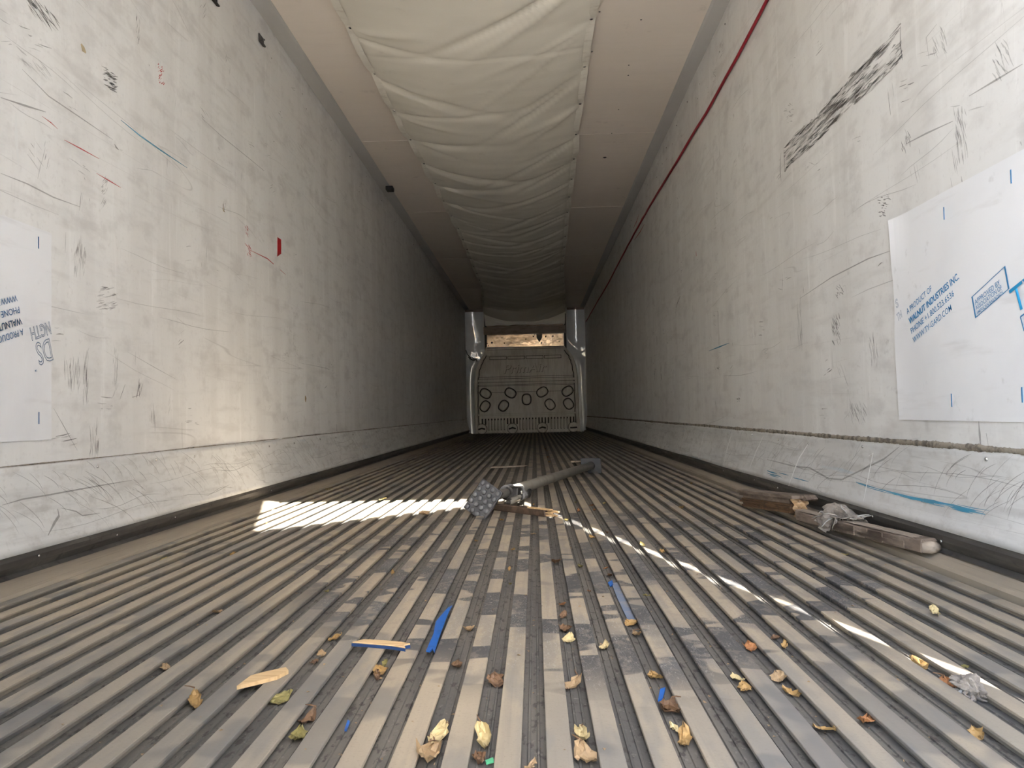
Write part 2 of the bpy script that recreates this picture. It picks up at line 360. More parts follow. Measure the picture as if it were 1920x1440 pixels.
# rear frame, the closed left door and the right door standing ajar (behind the camera)
rear = struct(MB().box((XL-.07, -.12, -.08), (XL+.005, -.0, H)).box((XR-.014, -.06, -.08), (XR+.09, 0, H+.07))
              .box((XL-.07, -.06, 2.53), (XR+.09, 0, H+.07)).build('trim_3', 'darkmetal'))
dl = struct(MB().box((XL, -.10, -.02), (-.175, -.02, 2.53)).build('door_1', 'door'))
for z in (.35, 1.25, 2.15):
    MB().box((XL+.02, -.125, z-.03), (XL+.32, -.10, z+.03)).build('hinge_strap', 'chrome', dl)
MB().tube([(-.33, -.14, .0), (-.33, -.14, 2.5)], .016).build('lock_rod', 'chrome', dl)
PH = Vector((1.034, -.13, 0)); dd = Vector((-.755, -.656, 0)).normalized(); dn = Vector((.656, -.755, 0)).normalized()
dm = Matrix((dd, dn, (0, 0, 1))).transposed().to_4x4(); dm.translation = PH
dr = struct(MB().box((0, 0, -.02), (1.245, .08, 2.51), dm).build('door_2', 'door'))
MB().tube([dm @ Vector((1.05, .11, 0)), dm @ Vector((1.05, .11, 2.45))], .016).build('lock_rod', 'chrome', dr)
for z in (.35, 1.25, 2.15):
    MB().box((.0, .08, z-.03), (.32, .10, z+.03), dm).build('hinge_strap', 'chrome', dr)
ground = struct(MB().box((-60, -80, -1.4), (60, 60, -1.25)).build('ground', 'ground'))

# floor: ribs, one object each
RW, FT, WB = .0162, .0042, .0105
prof = [(-RW, -FT), (-RW+.0004, -.0006), (-RW+.0014, 0), (RW-.0014, 0), (RW-.0004, -.0006), (RW, -FT), (WB, -FT-.0006), (WB, -GROOVE), (-WB, -GROOVE), (-WB, -FT-.0006)]
rme = MB().prism(prof, D-Y0+.03).mesh('rib', 'rib')
for k in range(-20, 16):
    link('rib', rme, floor, (C0+(k+.5)*PITCH, Y0-.03, 0))
# fine beads along the middle of the grooves
bead = MB().prism([(-.0022, -GROOVE), (-.0013, -GROOVE+.0022), (.0013, -GROOVE+.0022), (.0022, -GROOVE)], D-Y0+.03).mesh('groove_bead', 'groove')
for k in range(-19, 16):
    for s in (-.0062, .0062): link('groove_bead', bead, floor, (C0+k*PITCH+s, Y0-.03, 0))
def section(name, mat, pts, parent):
    return MB().prism(pts, D-Y0).build(name, mat, parent, loc=(0, Y0, 0))
section('edge_strip', 'strip', [(-1.375, -GROOVE), (-1.375, .020), (-1.282, .004), (-1.276, -.003), (-1.276, -GROOVE)], floor)
section('edge_strip', 'strip', [(1.056, -GROOVE), (1.056, .036), (1.008, .018), (1.002, .010), (1.002, -GROOVE)], floor)

# scuff plates along the foot of the walls, with the dark strip under them
PL = {-1: ((XL+.004, .302), (-1.352, .078)), 1: ((XR-.004, .308), (1.036, .094))}
def plate_pt(side, y, t, lift=0):
    (x0, z0), (x1, z1) = PL[side]
    b = .010*math.sin(t*math.pi)                       # slightly hollow
    x = x0+(x1-x0)*t+side*b-side*.0025*nz((y-Y0)/(D-.01-Y0)*17, side, t*2); z = z0+(z1-z0)*t
    n = Vector((-side*(z0-z1), 0, abs(x1-x0))).normalized()
    return Vector((x, y, z+.003*nz(y*.9, side*5, 0)))+n*lift
base = {}
for side, nm in ((-1, 'baseboard_left'), (1, 'baseboard_right')):
    mb = MB(); NY = 240
    mb.grid(12, NY, lambda a, b: plate_pt(side, Y0+(D-.01-Y0)*b, a))
    o = mb.build(nm, 'plate', smooth=True); base[side] = struct(o)
    sm = o.modifiers.new('thickness', 'SOLIDIFY'); sm.thickness = .003; sm.offset = 0
    X = XL if side < 0 else XR
    (x1, z1) = PL[side][1]
    zb = .0195 if side < 0 else .0355; xb = -1.374 if side < 0 else 1.054
    mb = MB().prism([(x1+side*.002, z1+.004), (x1-side*.003, z1-.012), (x1+side*.004, (z1+zb)/2), (xb, zb+.008), (xb-side*.014, zb-.001), (X, zb-.004), (X, z1)], D-Y0)
    mb.build('kick_strip', 'kick', base[side], loc=(0, Y0, 0))
    # bead of old sealant along the top edge
    ny = 1700; th = .0042 if side < 0 else .0100
    def cb(a, b):
        y = Y0+(D-Y0)*(b**1.6)
        j = .55+.5*abs(nz(y*5, side*3, 1))+.45*abs(nz(y*23, side, 2))+.5*abs(nz(y*60, side, a*4))
        hh = th*j*(1 if side > 0 else (.35+1.2*max(0, nz(y*1.3, 4, 4)+.2)))
        ang = math.pi*a
        p = plate_pt(side, y, 0); return Vector((p.x-side*(math.sin(ang)*hh*.55), y, p.z+.004+math.cos(ang)*hh-(.3*th if side > 0 else 0)))
    MB().grid(4, ny, cb).build('sealant_bead', 'caulk', base[side], smooth=True)

# cove trims between wall and ceiling
def cove(x0, x1, name, side):
    o = MB().prism([(x0, H-.016), (x0-side*.004, H), (x1, H), (x1, H-.004), (x1+side*.012, H-.010)], D-Y0).build(name, 'cove', loc=(0, Y0, 0))
    return struct(o)
trimL = cove(XL, -1.311, 'trim_1', -1); trimR = cove(XR, .985, 'trim_2', 1)
# ceiling seams
for y in (3.05, 5.95, 8.1, 10.6, 13.2):
    MB().box((-1.31, y-.02, H-.0022), (.985, y+.02, H)).build('joint_strip', 'ceil', ceiling)

# ---------------------------------------------------------------- rivets
riv = MB().dome((0, 0, 0), .0062, .0045, (0, 0, 1)).mesh('rivet', 'chrome', True)
rivs = MB().dome((0, 0, 0), .0045, .003, (0, 0, 1)).mesh('rivet', 'chrome', True)
rivd = MB().dome((0, 0, 0), .0055, .003, (0, 0, 1)).mesh('rivet', 'darkmetal', True)
def rivet(me, p, n, parent):
    o = link('rivet', me, parent, p); o.rotation_euler = Vector(n).to_track_quat('Z', 'Y').to_euler(); return o
for side in (-1, 1):
    n = Vector((-side, 0, .2))
    ys = [2.42, 2.80, 3.12, 3.55] if side < 0 else [1.86, 2.55, 3.05, 3.42, 3.83, 4.3]
    y = ys[-1]
    while y < 15: y += R_(.38, .62); ys.append(y)
    for y in ys: rivet(riv, plate_pt(side, y, R_(.10, .16), .001), n, base[side])
    ys = [2.06, 2.45, 2.85, 3.9, 4.6] if side < 0 else [2.02, 2.42, 3.1, 3.35, 3.7, 4.3]
    y = ys[-1]
    while y < 12: y += R_(.4, .8); ys.append(y)
    for y in ys:
        (x1, z1) = PL[side][1]; rivet(rivs, (x1-side*.001+side*.0008, y, z1-.022+R_(-.006, .006)), (-side, 0, 0), base[side])
    w_ = wallL if side < 0 else wallR
    y = 3.0
    while y < 14:
        rivet(rivs if R_(0, 1) < .6 else rivd, wall_pt(side, y, 2.46+R_(-.03, .03), .0005), (-side, 0, 0), w_)
        if R_(0, 1) < .6: rivet(rivs, wall_pt(side, y+R_(.05, .2), 2.38+R_(-.02, .02), .0005), (-side, 0, 0), w_)
        y += R_(.35, .7)
for px, py in ((1134, 295), (1202, 37), (1179, 122), (1178, 141), (1147, 250), (1124, 22), (1160, 205), (1110, 97)):
    p = FL(px, py, H); rivet(rivd, (p.x, p.y, H-.0003), (0, 0, -1), ceiling)
p = FL(1134, 295, H); o = rivet(rivd, (p.x, p.y, H-.0005), (0, 0, -1), ceiling); o.scale = (3, 3, 2)

# ---------------------------------------------------------------- scuffs and scratches on the walls
def stroke_mesh(side, strokes, lift, on_plate=False):
    """strokes: list of (list of (y, z-or-t), width)"""
    mb = MB()
    for pts, wd in strokes:
        f = (lambda y, z: plate_pt(side, y, z, lift)) if on_plate else (lambda y, z: wall_pt(side, y, z, lift))
        k = .23 if on_plate else 1
        n = len(pts); vs = []
        for i, (y, z) in enumerate(pts):
            a = pts[max(0, i-1)]; b = pts[min(n-1, i+1)]
            t = Vector((b[0]-a[0], (b[1]-a[1])*k)); t = t.normalized() if t.length > 1e-9 else Vector((1, 0))
            h = wd*.5*(1 if 0 < i < n-1 else .3)
            vs += [f(y-t.y*h, z+t.x*h/k), f(y+t.y*h, z-t.x*h/k)]
        mb.add(vs, [(2*i, 2*i+1, 2*i+3, 2*i+2) for i in range(n-1)])
    return mb
def scuff_patch(side, y, z, wy, hz, n, ang=0, mat='scuff', ln=.05, wd=.005, seed=1, dense=1):
    rr = random.Random(seed); st = []
    for _ in range(n):
        a, b = rr.uniform(-1, 1), rr.uniform(-1, 1)
        yy, zz = y+a*wy/2, z+b*hz/2; l = ln*rr.uniform(.3, 1.2); an = ang+rr.gauss(0, .12)
        c, s_ = math.cos(an)*l/2, math.sin(an)*l/2
        st.append(([(yy-c, zz-s_), (yy+rr.uniform(-.002, .002), zz+rr.uniform(-.002, .002)), (yy+c, zz+s_)], wd*rr.uniform(.25, 1.3)))
    return stroke_mesh(side, st, .0012+rr.uniform(0, .0006)).build('scuff_mark', mat, wallL if side < 0 else wallR)
def wl(px, py): p = WX(px, py, XL); return p.y, p.z
def wr(px, py): p = WX(px, py, XR); return p.y, p.z
# the long black rub on the right wall
rr = random.Random(3); st = []; st2 = []
for i in range(420):
    a = rr.uniform(0, 1); y = 3.23-1.04*a; b = rr.uniform(-1, 1)
    edge = abs(b) > .55
    if not edge and rr.random() < .45+.3*math.sin(a*9): continue
    z = 1.456+.052*b+.006*math.sin(a*13); l = rr.uniform(.02, .11)
    q = ([(max(2.19, y-l/2), z), (y, z+rr.uniform(-.004, .004)), (min(3.235, y+l/2), z+rr.uniform(-.004, .004))], rr.uniform(.002, .008))
    (st if rr.random() < .6 else st2).append(q)
st3 = []
for i in range(130):
    a = rr.uniform(.02, .97); y = 3.2-.98*a; z = 1.456+rr.uniform(-.046, .046); l = rr.uniform(.05, .16)
    st3.append(([(max(2.2, y-l/2), z), (y, z+rr.uniform(-.004, .004)), (min(3.22, y+l/2), z)], rr.uniform(.006, .016)))
stroke_mesh(1, st3, .0009).build('scuff_mark', 'scuff3', wallR)
stroke_mesh(1, st, .0013).build('scuff_mark', 'scuff', wallR); stroke_mesh(1, st2, .0017).build('scuff_mark', 'scuff2', wallR)
stroke_mesh(1, [([(3.232, 1.405), (3.228, 1.45), (3.23, 1.502)], .007), ([(3.28, 1.38), (3.29, 1.43), (3.27, 1.5)], .008), ([(2.19, 1.40), (2.2, 1.45), (2.195, 1.5)], .006)], .0014).build('scuff_mark', 'scuff', wallR)
for (px, py), wy, hz, n, an, mt, ln in (
        ((1610, 775), .12, .06, 60, .9, 'scuff2', .04), ((1568, 620), .07, .10, 46, 1.0, 'scuff', .03), ((1500, 610), .05, .17, 34, 1.45, 'scuff2', .08),
        ((1660, 385), .07, .06, 26, .3, 'scuff', .025), ((1805, 250), .05, .13, 40, 1.4, 'scuff2', .05), ((1700, 265), .05, .05, 16, 1.2, 'scuff', .03),
        ((1880, 120), .07, .08, 20, 1.0, 'scuff2', .04), ((1765, 85), .06, .08, 22, 1.2, 'scuff2', .04), ((1640, 660), .05, .09, 22, 1.5, 'scuff2', .04),
        ((1240, 700), .05, .10, 24, 1.5, 'scuff', .04), ((1228, 705), .03, .07, 18, 1.5, 'scuff', .03), ((1345, 690), .12, .03, 14, .3, 'scuff2', .05),
        ((1480, 215), .10, .08, 26, .4, 'scuff2', .04), ((1385, 750), .06, .02, 12, .1, 'scuff', .03), ((1575, 545), .06, .04, 14, .6, 'scuff', .03),
        ((1860, 620), .14, .13, 36, .8, 'scuff2', .03), ((1190, 440), .5, .04, 26, .15, 'scuff2', .1), ((1340, 140), .1, .05, 14, .5, 'scuff2', .04),
        ((1480, 850), .0, .0, 0, 0, 'scuff', .03)):
    if n: y, z = wr(px, py); scuff_patch(1, y, z, wy, hz, n, an, mt, ln, .004, int(px))
for (px, py), wy, hz, n, an, mt, ln in (
        ((205, 150), .07, .06, 60, .2, 'scuff', .03), ((80, 25), .14, .05, 44, -.4, 'scuff', .05), ((150, 485), .06, .10, 40, 1.45, 'scuff2', .05),
        ((200, 560), .09, .08, 46, .2, 'scuff2', .04), ((135, 700), .08, .08, 40, 1.5, 'scuff2', .05), ((160, 705), .03, .16, 26, 1.5, 'scuff2', .06),
        ((175, 820), .05, .10, 26, 1.5, 'scuff2', .06), ((195, 360), .03, .09, 26, .9, 'scuff2', .03), ((300, 140), .05, .07, 24, .8, 'redmark', .02),
        ((258, 60), .03, .10, 20, 1.4, 'scuff2', .03), ((465, 470), .07, .05, 18, -.5, 'redmark', .04), ((462, 432), .03, .05, 12, -.4, 'redmark', .03),
        ((260, 730), .04, .05, 12, 1.3, 'scuff', .04), ((420, 390), .03, .05, 14, 1.3, 'scuff', .025), ((215, 690), .03, .12, 18, 1.5, 'scuff2', .05),
        ((60, 120), .12, .03, 16, -.3, 'scuff2', .06), ((640, 590), .1, .05, 12, -.4, 'scuff2', .06), ((30, 780), .1, .08, 12, .8, 'scuff2', .02)):
    y, z = wl(px, py); scuff_patch(-1, y, z, wy, hz, n, an, mt, ln, .004, int(px)+50)
def line(side, pxs, wd, mat, lift=.0016):
    f = wl if side < 0 else wr
    stroke_mesh(side, [([f(*q) for q in pxs], wd)], lift).build('scratch', mat, wallL if side < 0 else wallR)
line(-1, [(225, 225), (262, 255), (300, 282), (350, 315)], .006, 'bluemark')
line(-1, [(40, 130), (90, 180), (150, 220), (210, 262)], .004, 'scratchd'); line(-1, [(0, 183), (45, 198), (85, 210)], .006, 'scratchd')
line(-1, [(0, 325), (50, 345), (100, 370), (150, 388)], .004, 'scratchd'); line(-1, [(375, 220), (415, 255), (470, 300), (530, 350)], .003, 'scratchd')
line(-1, [(120, 262), (150, 278), (185, 298)], .004, 'redmark'); line(-1, [(78, 218), (95, 230), (108, 242)], .003, 'redmark'); line(-1, [(180, 325), (205, 340), (225, 352)], .004, 'redmark')
line(-1, [(470, 470), (500, 485), (535, 515)], .006, 'redmark'); line(-1, [(637, 515), (690, 560), (760, 610)], .005, 'scratchw')
line(-1, [(238, 660), (290, 690), (330, 712)], .002, 'scratchd'); line(-1, [(246, 735), (247, 745), (262, 740)], .003, 'scratchd'); line(-1, [(100, 765), (120, 800), (145, 845)], .003, 'scratchd')
line(-1, [(340, 790), (340, 815), (341, 842)], .003, 'scratchd'); line(-1, [(265, 228), (264, 258), (264, 290)], .012, 'scratchw'); line(-1, [(28, 212), (29, 260), (33, 312)], .014, 'scratchw')
line(-1, [(560, 680), (610, 690), (660, 710)], .003, 'scratchd'); line(-1, [(475, 120), (474, 180), (476, 238)], .008, 'scratchw')
line(1, [(1500, 560), (1560, 520), (1630, 485), (1672, 470)], .004, 'scratchd'); line(1, [(1290, 560), (1345, 535), (1400, 510), (1480, 470)], .004, 'scratchw')
line(1, [(1330, 658), (1350, 650), (1368, 643)], .007, 'bluemark'); line(1, [(1267, 588), (1270, 570), (1276, 555)], .012, 'scratchd')
line(1, [(1700, 270), (1740, 250), (1790, 227)], .005, 'scratchd'); line(1, [(1775, 640), (1776, 700), (1778, 770)], .003, 'scratchd'); line(1, [(1838, 790), (1840, 815), (1842, 838)], .009, 'scratchd')
line(1, [(1852, 812), (1856, 835)], .006, 'scratchd'); line(1, [(1428, 672), (1430, 720), (1433, 775)], .009, 'scratchw'); line(1, [(1403, 730), (1405, 770)], .007, 'scratchw')
line(1, [(1760, 45), (1740, 70), (1745, 110)], .003, 'scratchd'); line(1, [(1820, 180), (1870, 150), (1920, 120)], .005, 'scratchd')
line(1, [(1338, 545), (1338, 552), (1338, 560)], .022, 'scratchw'); line(1, [(1295, 600), (1296, 606)], .016, 'scratchw'); line(1, [(1310, 535), (1311, 541)], .012, 'scratchw'); line(1, [(1315, 735), (1316, 741)], .016, 'scratchw'); line(1, [(1369, 575), (1371, 580)], .012, 'scratchw')
line(1, [(1306, 472), (1307, 480)], .030, 'redtape'); line(1, [(1360, 338), (1359, 345)], .012, 'scratchw')
for a, b in (((1205, 405), (1185, 445)), ((1198, 402), (1188, 428)), ((1208, 420), (1190, 450))):
    line(1, [a, ((a[0]+b[0])/2+1, (a[1]+b[1])/2), b], .012, 'redmark')
line(-1, [(152, 82), (156, 92), (161, 99)], .022, 'tanmark'); line(-1, [(278, 121), (279, 124)], .01, 'scuff'); line(-1, [(213, 270), (216, 276), (221, 281)], .008, 'scuff')
line(-1, [(572, 742), (573, 748), (573, 754)], .035, 'tanmark'); line(-1, [(634, 797), (635, 803), (635, 808)], .020, 'scratchw'); line(-1, [(630, 795), (631, 808)], .02, 'scuff'); line(-1, [(813, 508), (816, 520)], .04, 'scratchw')
line(-1, [(158, 333), (159, 337)], .006, 'scuff'); line(-1, [(418, 382), (419, 395), (422, 398)], .01, 'tanmark')
for side, w_ in ((-1, wallL), (1, wallR)):
    rr = random.Random(31+side); sa = []; sb = []; sc_ = []
    for _ in range(150):
        y = 1.6+8*rr.random()**1.5; z = rr.uniform(.36, 2.4); an = rr.choice((0, 0, 1.5, 1.3, .4))+rr.gauss(0, .2)
        for k in range(rr.randint(1, 6)):
            yy, zz = y+rr.gauss(0, .02), z+rr.gauss(0, .02); l = rr.uniform(.006, .035); c, q = math.cos(an)*l, math.sin(an)*l
            (sa if rr.random() < .35 else sb).append(([(yy-c, zz-q), (yy, zz+rr.uniform(-.002, .002)), (yy+c, zz+q)], rr.uniform(.001, .004)))
    for _ in range(60):
        y = 1.6+7*rr.random()**1.4; z = rr.uniform(.36, 2.3); l = rr.uniform(.15, .8); sl_ = rr.gauss(0, .10); ph = rr.uniform(0, 6)
        sc_.append(([(y+l*k/5, z+sl_*l*k/5+.006*math.sin(ph+k)) for k in range(6)], rr.uniform(.0008, .0026)))
    stroke_mesh(side, sa, .0011).build('scuff_mark', 'scuff', w_); stroke_mesh(side, sb, .0010).build('scuff_mark', 'scuff2', w_); stroke_mesh(side, sc_, .0009).build('scratch', 'scuff2', w_)
# scratches on the scuff plates
rr = random.Random(11)
for side, n in ((-1, 230), (1, 130)):
    st = []; sw = []
    for _ in range(n):
        y = 1.7+9*rr.random()**1.7; t = rr.uniform(.0, .55); l = rr.uniform(.12, .5); k = rr.uniform(.05, .17)*l/.4
        pts = [(y+k*(1-(1-q/5)**1.7), min(.98, t+l*q/5)) for q in range(6)]
        (st if rr.random() < .75 else sw).append((pts, rr.uniform(.0008, .0022)))
    for _ in range(16):
        y = 1.7+6*rr.random()**1.5; t = rr.uniform(.2, .9); l = rr.uniform(.3, .9); ph = rr.uniform(0, 6)
        st.append(([(y+l*q/8, min(.97, max(.03, t+.04*math.sin(ph+q*.8)))) for q in range(9)], rr.uniform(.0008, .0018)))
    stroke_mesh(side, st, .0028, True).build('scratch', 'scratchd', base[side])
    stroke_mesh(side, sw, .0030, True).build('scratch', 'scratchw2', base[side])
def plate_hit(side, px, py):
    best = None
    for q in range(101):
        t = q/100; p = plate_pt(side, 3, t); h = WX(px, py, p.x); d = abs(h.z-p.z)
        if best is None or d < best[0]: best = (d, h.y, t)
    return best[1], best[2]
for pxs, wd in (([(1239, 801), (1236, 820), (1233, 842)], .008), ([(1259, 802), (1255, 825), (1252, 850)], .005), ([(1287, 805), (1281, 825), (1277, 855)], .009), ([(1323, 808), (1317, 830), (1310, 865)], .009),
                ([(1374, 812), (1365, 840), (1358, 878)], .009), ([(1433, 818), (1420, 845), (1412, 865), (1407, 880)], .008), ([(1519, 830), (1500, 860), (1490, 885), (1480, 912)], .009), ([(1632, 855), (1640, 850), (1625, 920), (1622, 940)], .005),
                ([(1183, 797), (1182, 812)], .008)):
    stroke_mesh(1, [([plate_hit(1, *q) for q in pxs], wd*1.2)], .0040, True).build('scratch', 'drip', base[1])
stroke_mesh(1, [([plate_hit(1, *q) for q in [(1440, 862), (1490, 875), (1520, 878), (1555, 898), (1580, 900), (1620, 880), (1660, 862), (1690, 838)]], .006)], .0036, True).build('scratch', 'scratchd', base[1])
smear = []; rr = random.Random(2)
for i in range(26):
    u0 = rr.uniform(0, .8); u1 = min(1, u0+rr.uniform(.08, .3)); dy_ = rr.uniform(-7, 7)*(.3+.7*u0)
    def sp_(u): return plate_hit(1, 1600+256*u, 902+62*u**.8+dy_)
    smear.append(([sp_(u0), sp_((u0+u1)/2), sp_(u1)], rr.uniform(.002, .006)))
for i in range(8):
    x = rr.uniform(1438, 1500); y_ = 885+(x-1438)*.28+rr.uniform(-5, 5); smear.append(([plate_hit(1, x, y_), plate_hit(1, x+8, y_+2.2), plate_hit(1, x+18, y_+5)], .004))
stroke_mesh(1, smear, .0038, True).build('paint_smear', 'bluemark', base[1])
stroke_mesh(-1, [([plate_hit(-1, *q) for q in [(105, 955), (108, 968), (100, 980), (88, 1005)]], .008), ([plate_hit(-1, *q) for q in [(112, 953), (140, 960), (152, 967), (185, 962)]], .004), ([plate_hit(-1, *q) for q in [(0, 948), (40, 937), (90, 928), (190, 910), (245, 901)]], .004)], .0036, True).build('scratch', 'scratchd', base[-1])

# ---------------------------------------------------------------- liner sheets with blue print
def liner(side, y0, y1, z0, z1, label):
    rr = random.Random(side+5)
    root = thing('liner_sheet', label, 'plastic sheet', wall_pt(side, y1, z0))
    mb = MB()
    def f(a, b):
        y = y0+(y1-y0)*a; z = z0+(z1-z0)*b
        curl = max(0, (a-.93)/.07)**2 if side > 0 else 0
        lift = .0022+.0006*nz(y*6, z*3, 5)+(curl*(.010*max(0, nz(z*5, 2, 9)+.25)+.008*max(0, (b-.72)/.28)))
        jag = .010*nz(z*6, 1, side)*(1 if a > .99 else 0)*(1 if side > 0 else .15)
        return wall_pt(side, y+jag, z, lift)
    mb.grid(60, 40, f); o = mb.build('film', 'film', root, smooth=False)
    sd = o.modifiers.new('thickness', 'SOLIDIFY'); sd.thickness = .0008; sd.offset = 0
    return root
TLT = math.radians(18)
sheetR = liner(1, .75, 2.297, .374, .965, 'white liner sheet with blue upright print and a curled edge, below the black rub')
sheetL = liner(-1, .75, 2.197, .372, .975, 'white liner sheet whose blue print stands upside down, stuck flat on the wall')
def printed(sheet, side, body, y, z, length, cap, mat='ink', outline=0, name='lettering', tilt=TLT, bold=.003):
    u = Vector((0, -math.cos(tilt), math.sin(tilt))); v = Vector((0, math.sin(tilt), math.cos(tilt)))
    if side < 0: u = Vector((0, -math.cos(tilt), -math.sin(tilt))); v = Vector((0, math.sin(tilt), -math.cos(tilt)))
    p = wall_pt(side, y, z, .0042); p.y, p.z = y, z
    return text_obj(name, body, mat, sheet, p-sheet.location, u, v, length, cap, outline, .0006, bold)
def row(px, py): p = WX(px, py, XR-.006); return p.y, p.z
for body, (px, py), ln, cap, mt in (('A PRODUCT OF', (1700.5, 589.5), .148, .0165, 'ink'), ('WALNUT INDUSTRIES INC.', (1705, 608.5), .275, .0180, 'ink'),
                                ('PHONE +1.800.523.6536', (1708.5, 626), .240, .0165, 'ink'), ('WWW.TY-GARD.COM', (1712.5, 643.5), .215, .0165, 'ink')):
    y, z = row(px, py); printed(sheetR, 1, body, y, z, ln, cap, mt)
y, z = row(1705, 608.5); printed(sheetR, 1, 'WALNUT INDUSTRIES INC.', y-.0009, z+.0006, .275, .0180, 'ink', bold=.02)
for body, (px, py), ln, cap in (('APPROVED BY', (1829.5, 572), .108, .0125), ('ASSOCIATION OF', (1831, 582), .112, .0112), ('AMERICAN RAILROADS', (1832.5, 590.5), .113, .0082)):
    y, z = row(px, py); printed(sheetR, 1, body, y, z, ln, cap)
q = [Vector((XR-.0062, *row(*c))) for c in ((1821.5, 557), (1885, 498), (1893, 541), (1828.5, 597))]
mb = MB(); cen = sum(q, Vector())/4
for i in range(4):
    a, b = q[i], q[(i+1) % 4]; mb.add([a, b, b+(cen-b)*.075, a+(cen-a)*.075], [(0, 1, 2, 3)])
mb.build('print_frame', 'ink', sheetR)
y, z = row(1910, 588); printed(sheetR, 1, 'TY-GARD', y+.012, z, .36, .060, 'inkb')
q0 = Vector((XR-.0064, *row(1913.5, 594))); u_ = Vector((0, -math.cos(TLT), math.sin(TLT))); v_ = Vector((0, -math.sin(TLT), -math.cos(TLT)))
c4 = [q0, q0+u_*.30, q0+u_*.30+v_*.034, q0+v_*.034]; mb = MB()
for i in range(4):
    a, b = c4[i], c4[(i+1) % 4]; d_ = (b-a).normalized(); n_ = Vector((0, d_.z, -d_.y))*.0016
    mb.add([a-n_, b-n_, b+n_, a+n_], [(0, 1, 2, 3)])
mb.build('print_frame', 'ink', sheetR)
y, z = row(1682, 600); printed(sheetR, 1, 'TH', y-.002, z-.004, .030, .022, 'inkpale', .014); y, z = row(1679, 575); printed(sheetR, 1, 'S', y-.004, z-.006, .016, .026, 'inkpale', .014)
for px, py, l in ((1771, 412, .033), (1785, 763, .034), (1917, 755, .034), (1896, 344, .031)):
    y, z = row(px, py); p = wall_pt(1, y, z, .0046); p.y = y
    MB().box((p.x, y-.0018, z), (p.x+.0006, y+.0018, z+l)).build('print_dash', 'ink', sheetR)
def rowl(px, py): p = WX(px, py, XL+.006); return p.y, p.z
for body, (px, py), ln, cap in (('WWW.TY-GARD.COM', (31, 554), .215, .0175), ('PHONE +1.800.523.6536', (35.5, 576), .240, .0175), ('WALNUT INDUSTRIES INC.', (40, 597), .275, .0185), ('A PRODUCT OF', (43, 617.5), .148, .0175)):
    y, z = rowl(px, py); printed(sheetL, -1, body, y, z+.002, ln, cap, 'inkd')
y, z = rowl(40, 597); printed(sheetL, -1, 'WALNUT INDUSTRIES INC.', y-.0008, z+.0026, .275, .0185, 'inkd')
# end of the outlined words, cut off by the sheet's edge
y, z = rowl(94, 611); printed(sheetL, -1, 'NGTH', y-.001, z+.012, .092, .036, 'inkpale', .018)
y, z = rowl(94, 640); printed(sheetL, -1, 'DS', y-.001, z+.008, .068, .064, 'inkpale', .014); y, z = rowl(70, 692); printed(sheetL, -1, 'TM', y, z, .010, .006, 'inkd')
for px, py, l in ((73, 466, .034), (74, 795, .034)):
    y, z = rowl(px, py); p = wall_pt(-1, y, z, .0042)
    MB().box((p.x, y-.0018, z), (p.x+.0006, y+.0018, z+l)).build('print_dash', 'inkd', sheetL)

# ---------------------------------------------------------------- air chute under the ceiling
def interp(tab, y):
    for (a, b), (c, d) in zip(tab, tab[1:]):
        if y <= c: return b+(d-b)*(y-a)/(c-a) if y > a else b
    return tab[-1][1]
LE = [(3.0, -.972), (4.2, -.976), (5.36, -.945), (6.34, -.905), (8.8, -.84), (13, -.85), (15.0, -.97), (16, -1.0)]
RE = [(3.0, .378), (4.6, .366), (5.6, .374), (6.5, .395), (8.2, .41), (11.3, .47), (14, .60), (16, .68)]
chute = thing('air_chute', 'long sagging beige fabric air chute screwed to the ceiling', 'air chute', (-.3, 3.0, H))
GP = .58
def pinch(y): return abs(math.sin(math.pi*(y-4.12)/GP))       # 0 at the screws
rr = random.Random(5); folds = []
y = 3.0
while y < 15.5:
    for s in (1, -1):
        for _ in range(2):
            folds.append((s, y+rr.uniform(-.04, .04)+(4.12-3.54), rr.uniform(.35, 1.3)*(1 if s > 0 else rr.choice((-.25, .5))), rr.uniform(.010, .028)*(1 if rr.random() < .7 else -.6), rr.uniform(.5, 1.15), rr.uniform(.03, .06)))
    y += GP
def chute_z(u, y):
    """height of the cloth; u 0..1 across"""
    s = 4*u*(1-u)
    z = H-.012-.125*s**.85*(1+.12*nz(y*.7, 2, 2))
    edge = (abs(u-.5)*2)**6
    z -= .020*pinch(y)*edge
    Wd = 1.34; x = u*Wd
    for sd, gy, sl, am, ln, wd in folds:
        d = (Wd-x) if sd > 0 else x
        if d > ln or abs(y-gy) > 1.8: continue
        t = y-(gy+sl*d); g = math.exp(-(t/(wd*(.35+1.3*d/ln)))**2)
        z += am*g*min(1, d/.12)*(1-(d/ln))**.8*1.3
    z += .004*nz(u*6, y*9, 1)+.007*nz(u*2.5, y*2.2, 5)
    # cross seams
    for sy in (4.32, 9.6): z += .006*math.exp(-((y-sy-.10*(1-s))/.02)**2)
    if y > 15.0: z -= (y-15.0)/.65*.20*(.55+.45*s)
    return min(z, H-.006)
YC0, YC1 = 3.0, 15.62
def chute_pt(u, v):
    y = YC0+(YC1-YC0)*(v**1.25)
    return Vector((interp(LE, y)*(1-u)+interp(RE, y)*u, y, chute_z(u, y)))
cl = MB().grid(44, 520, chute_pt).build('cloth', 'cloth', chute, smooth=True)
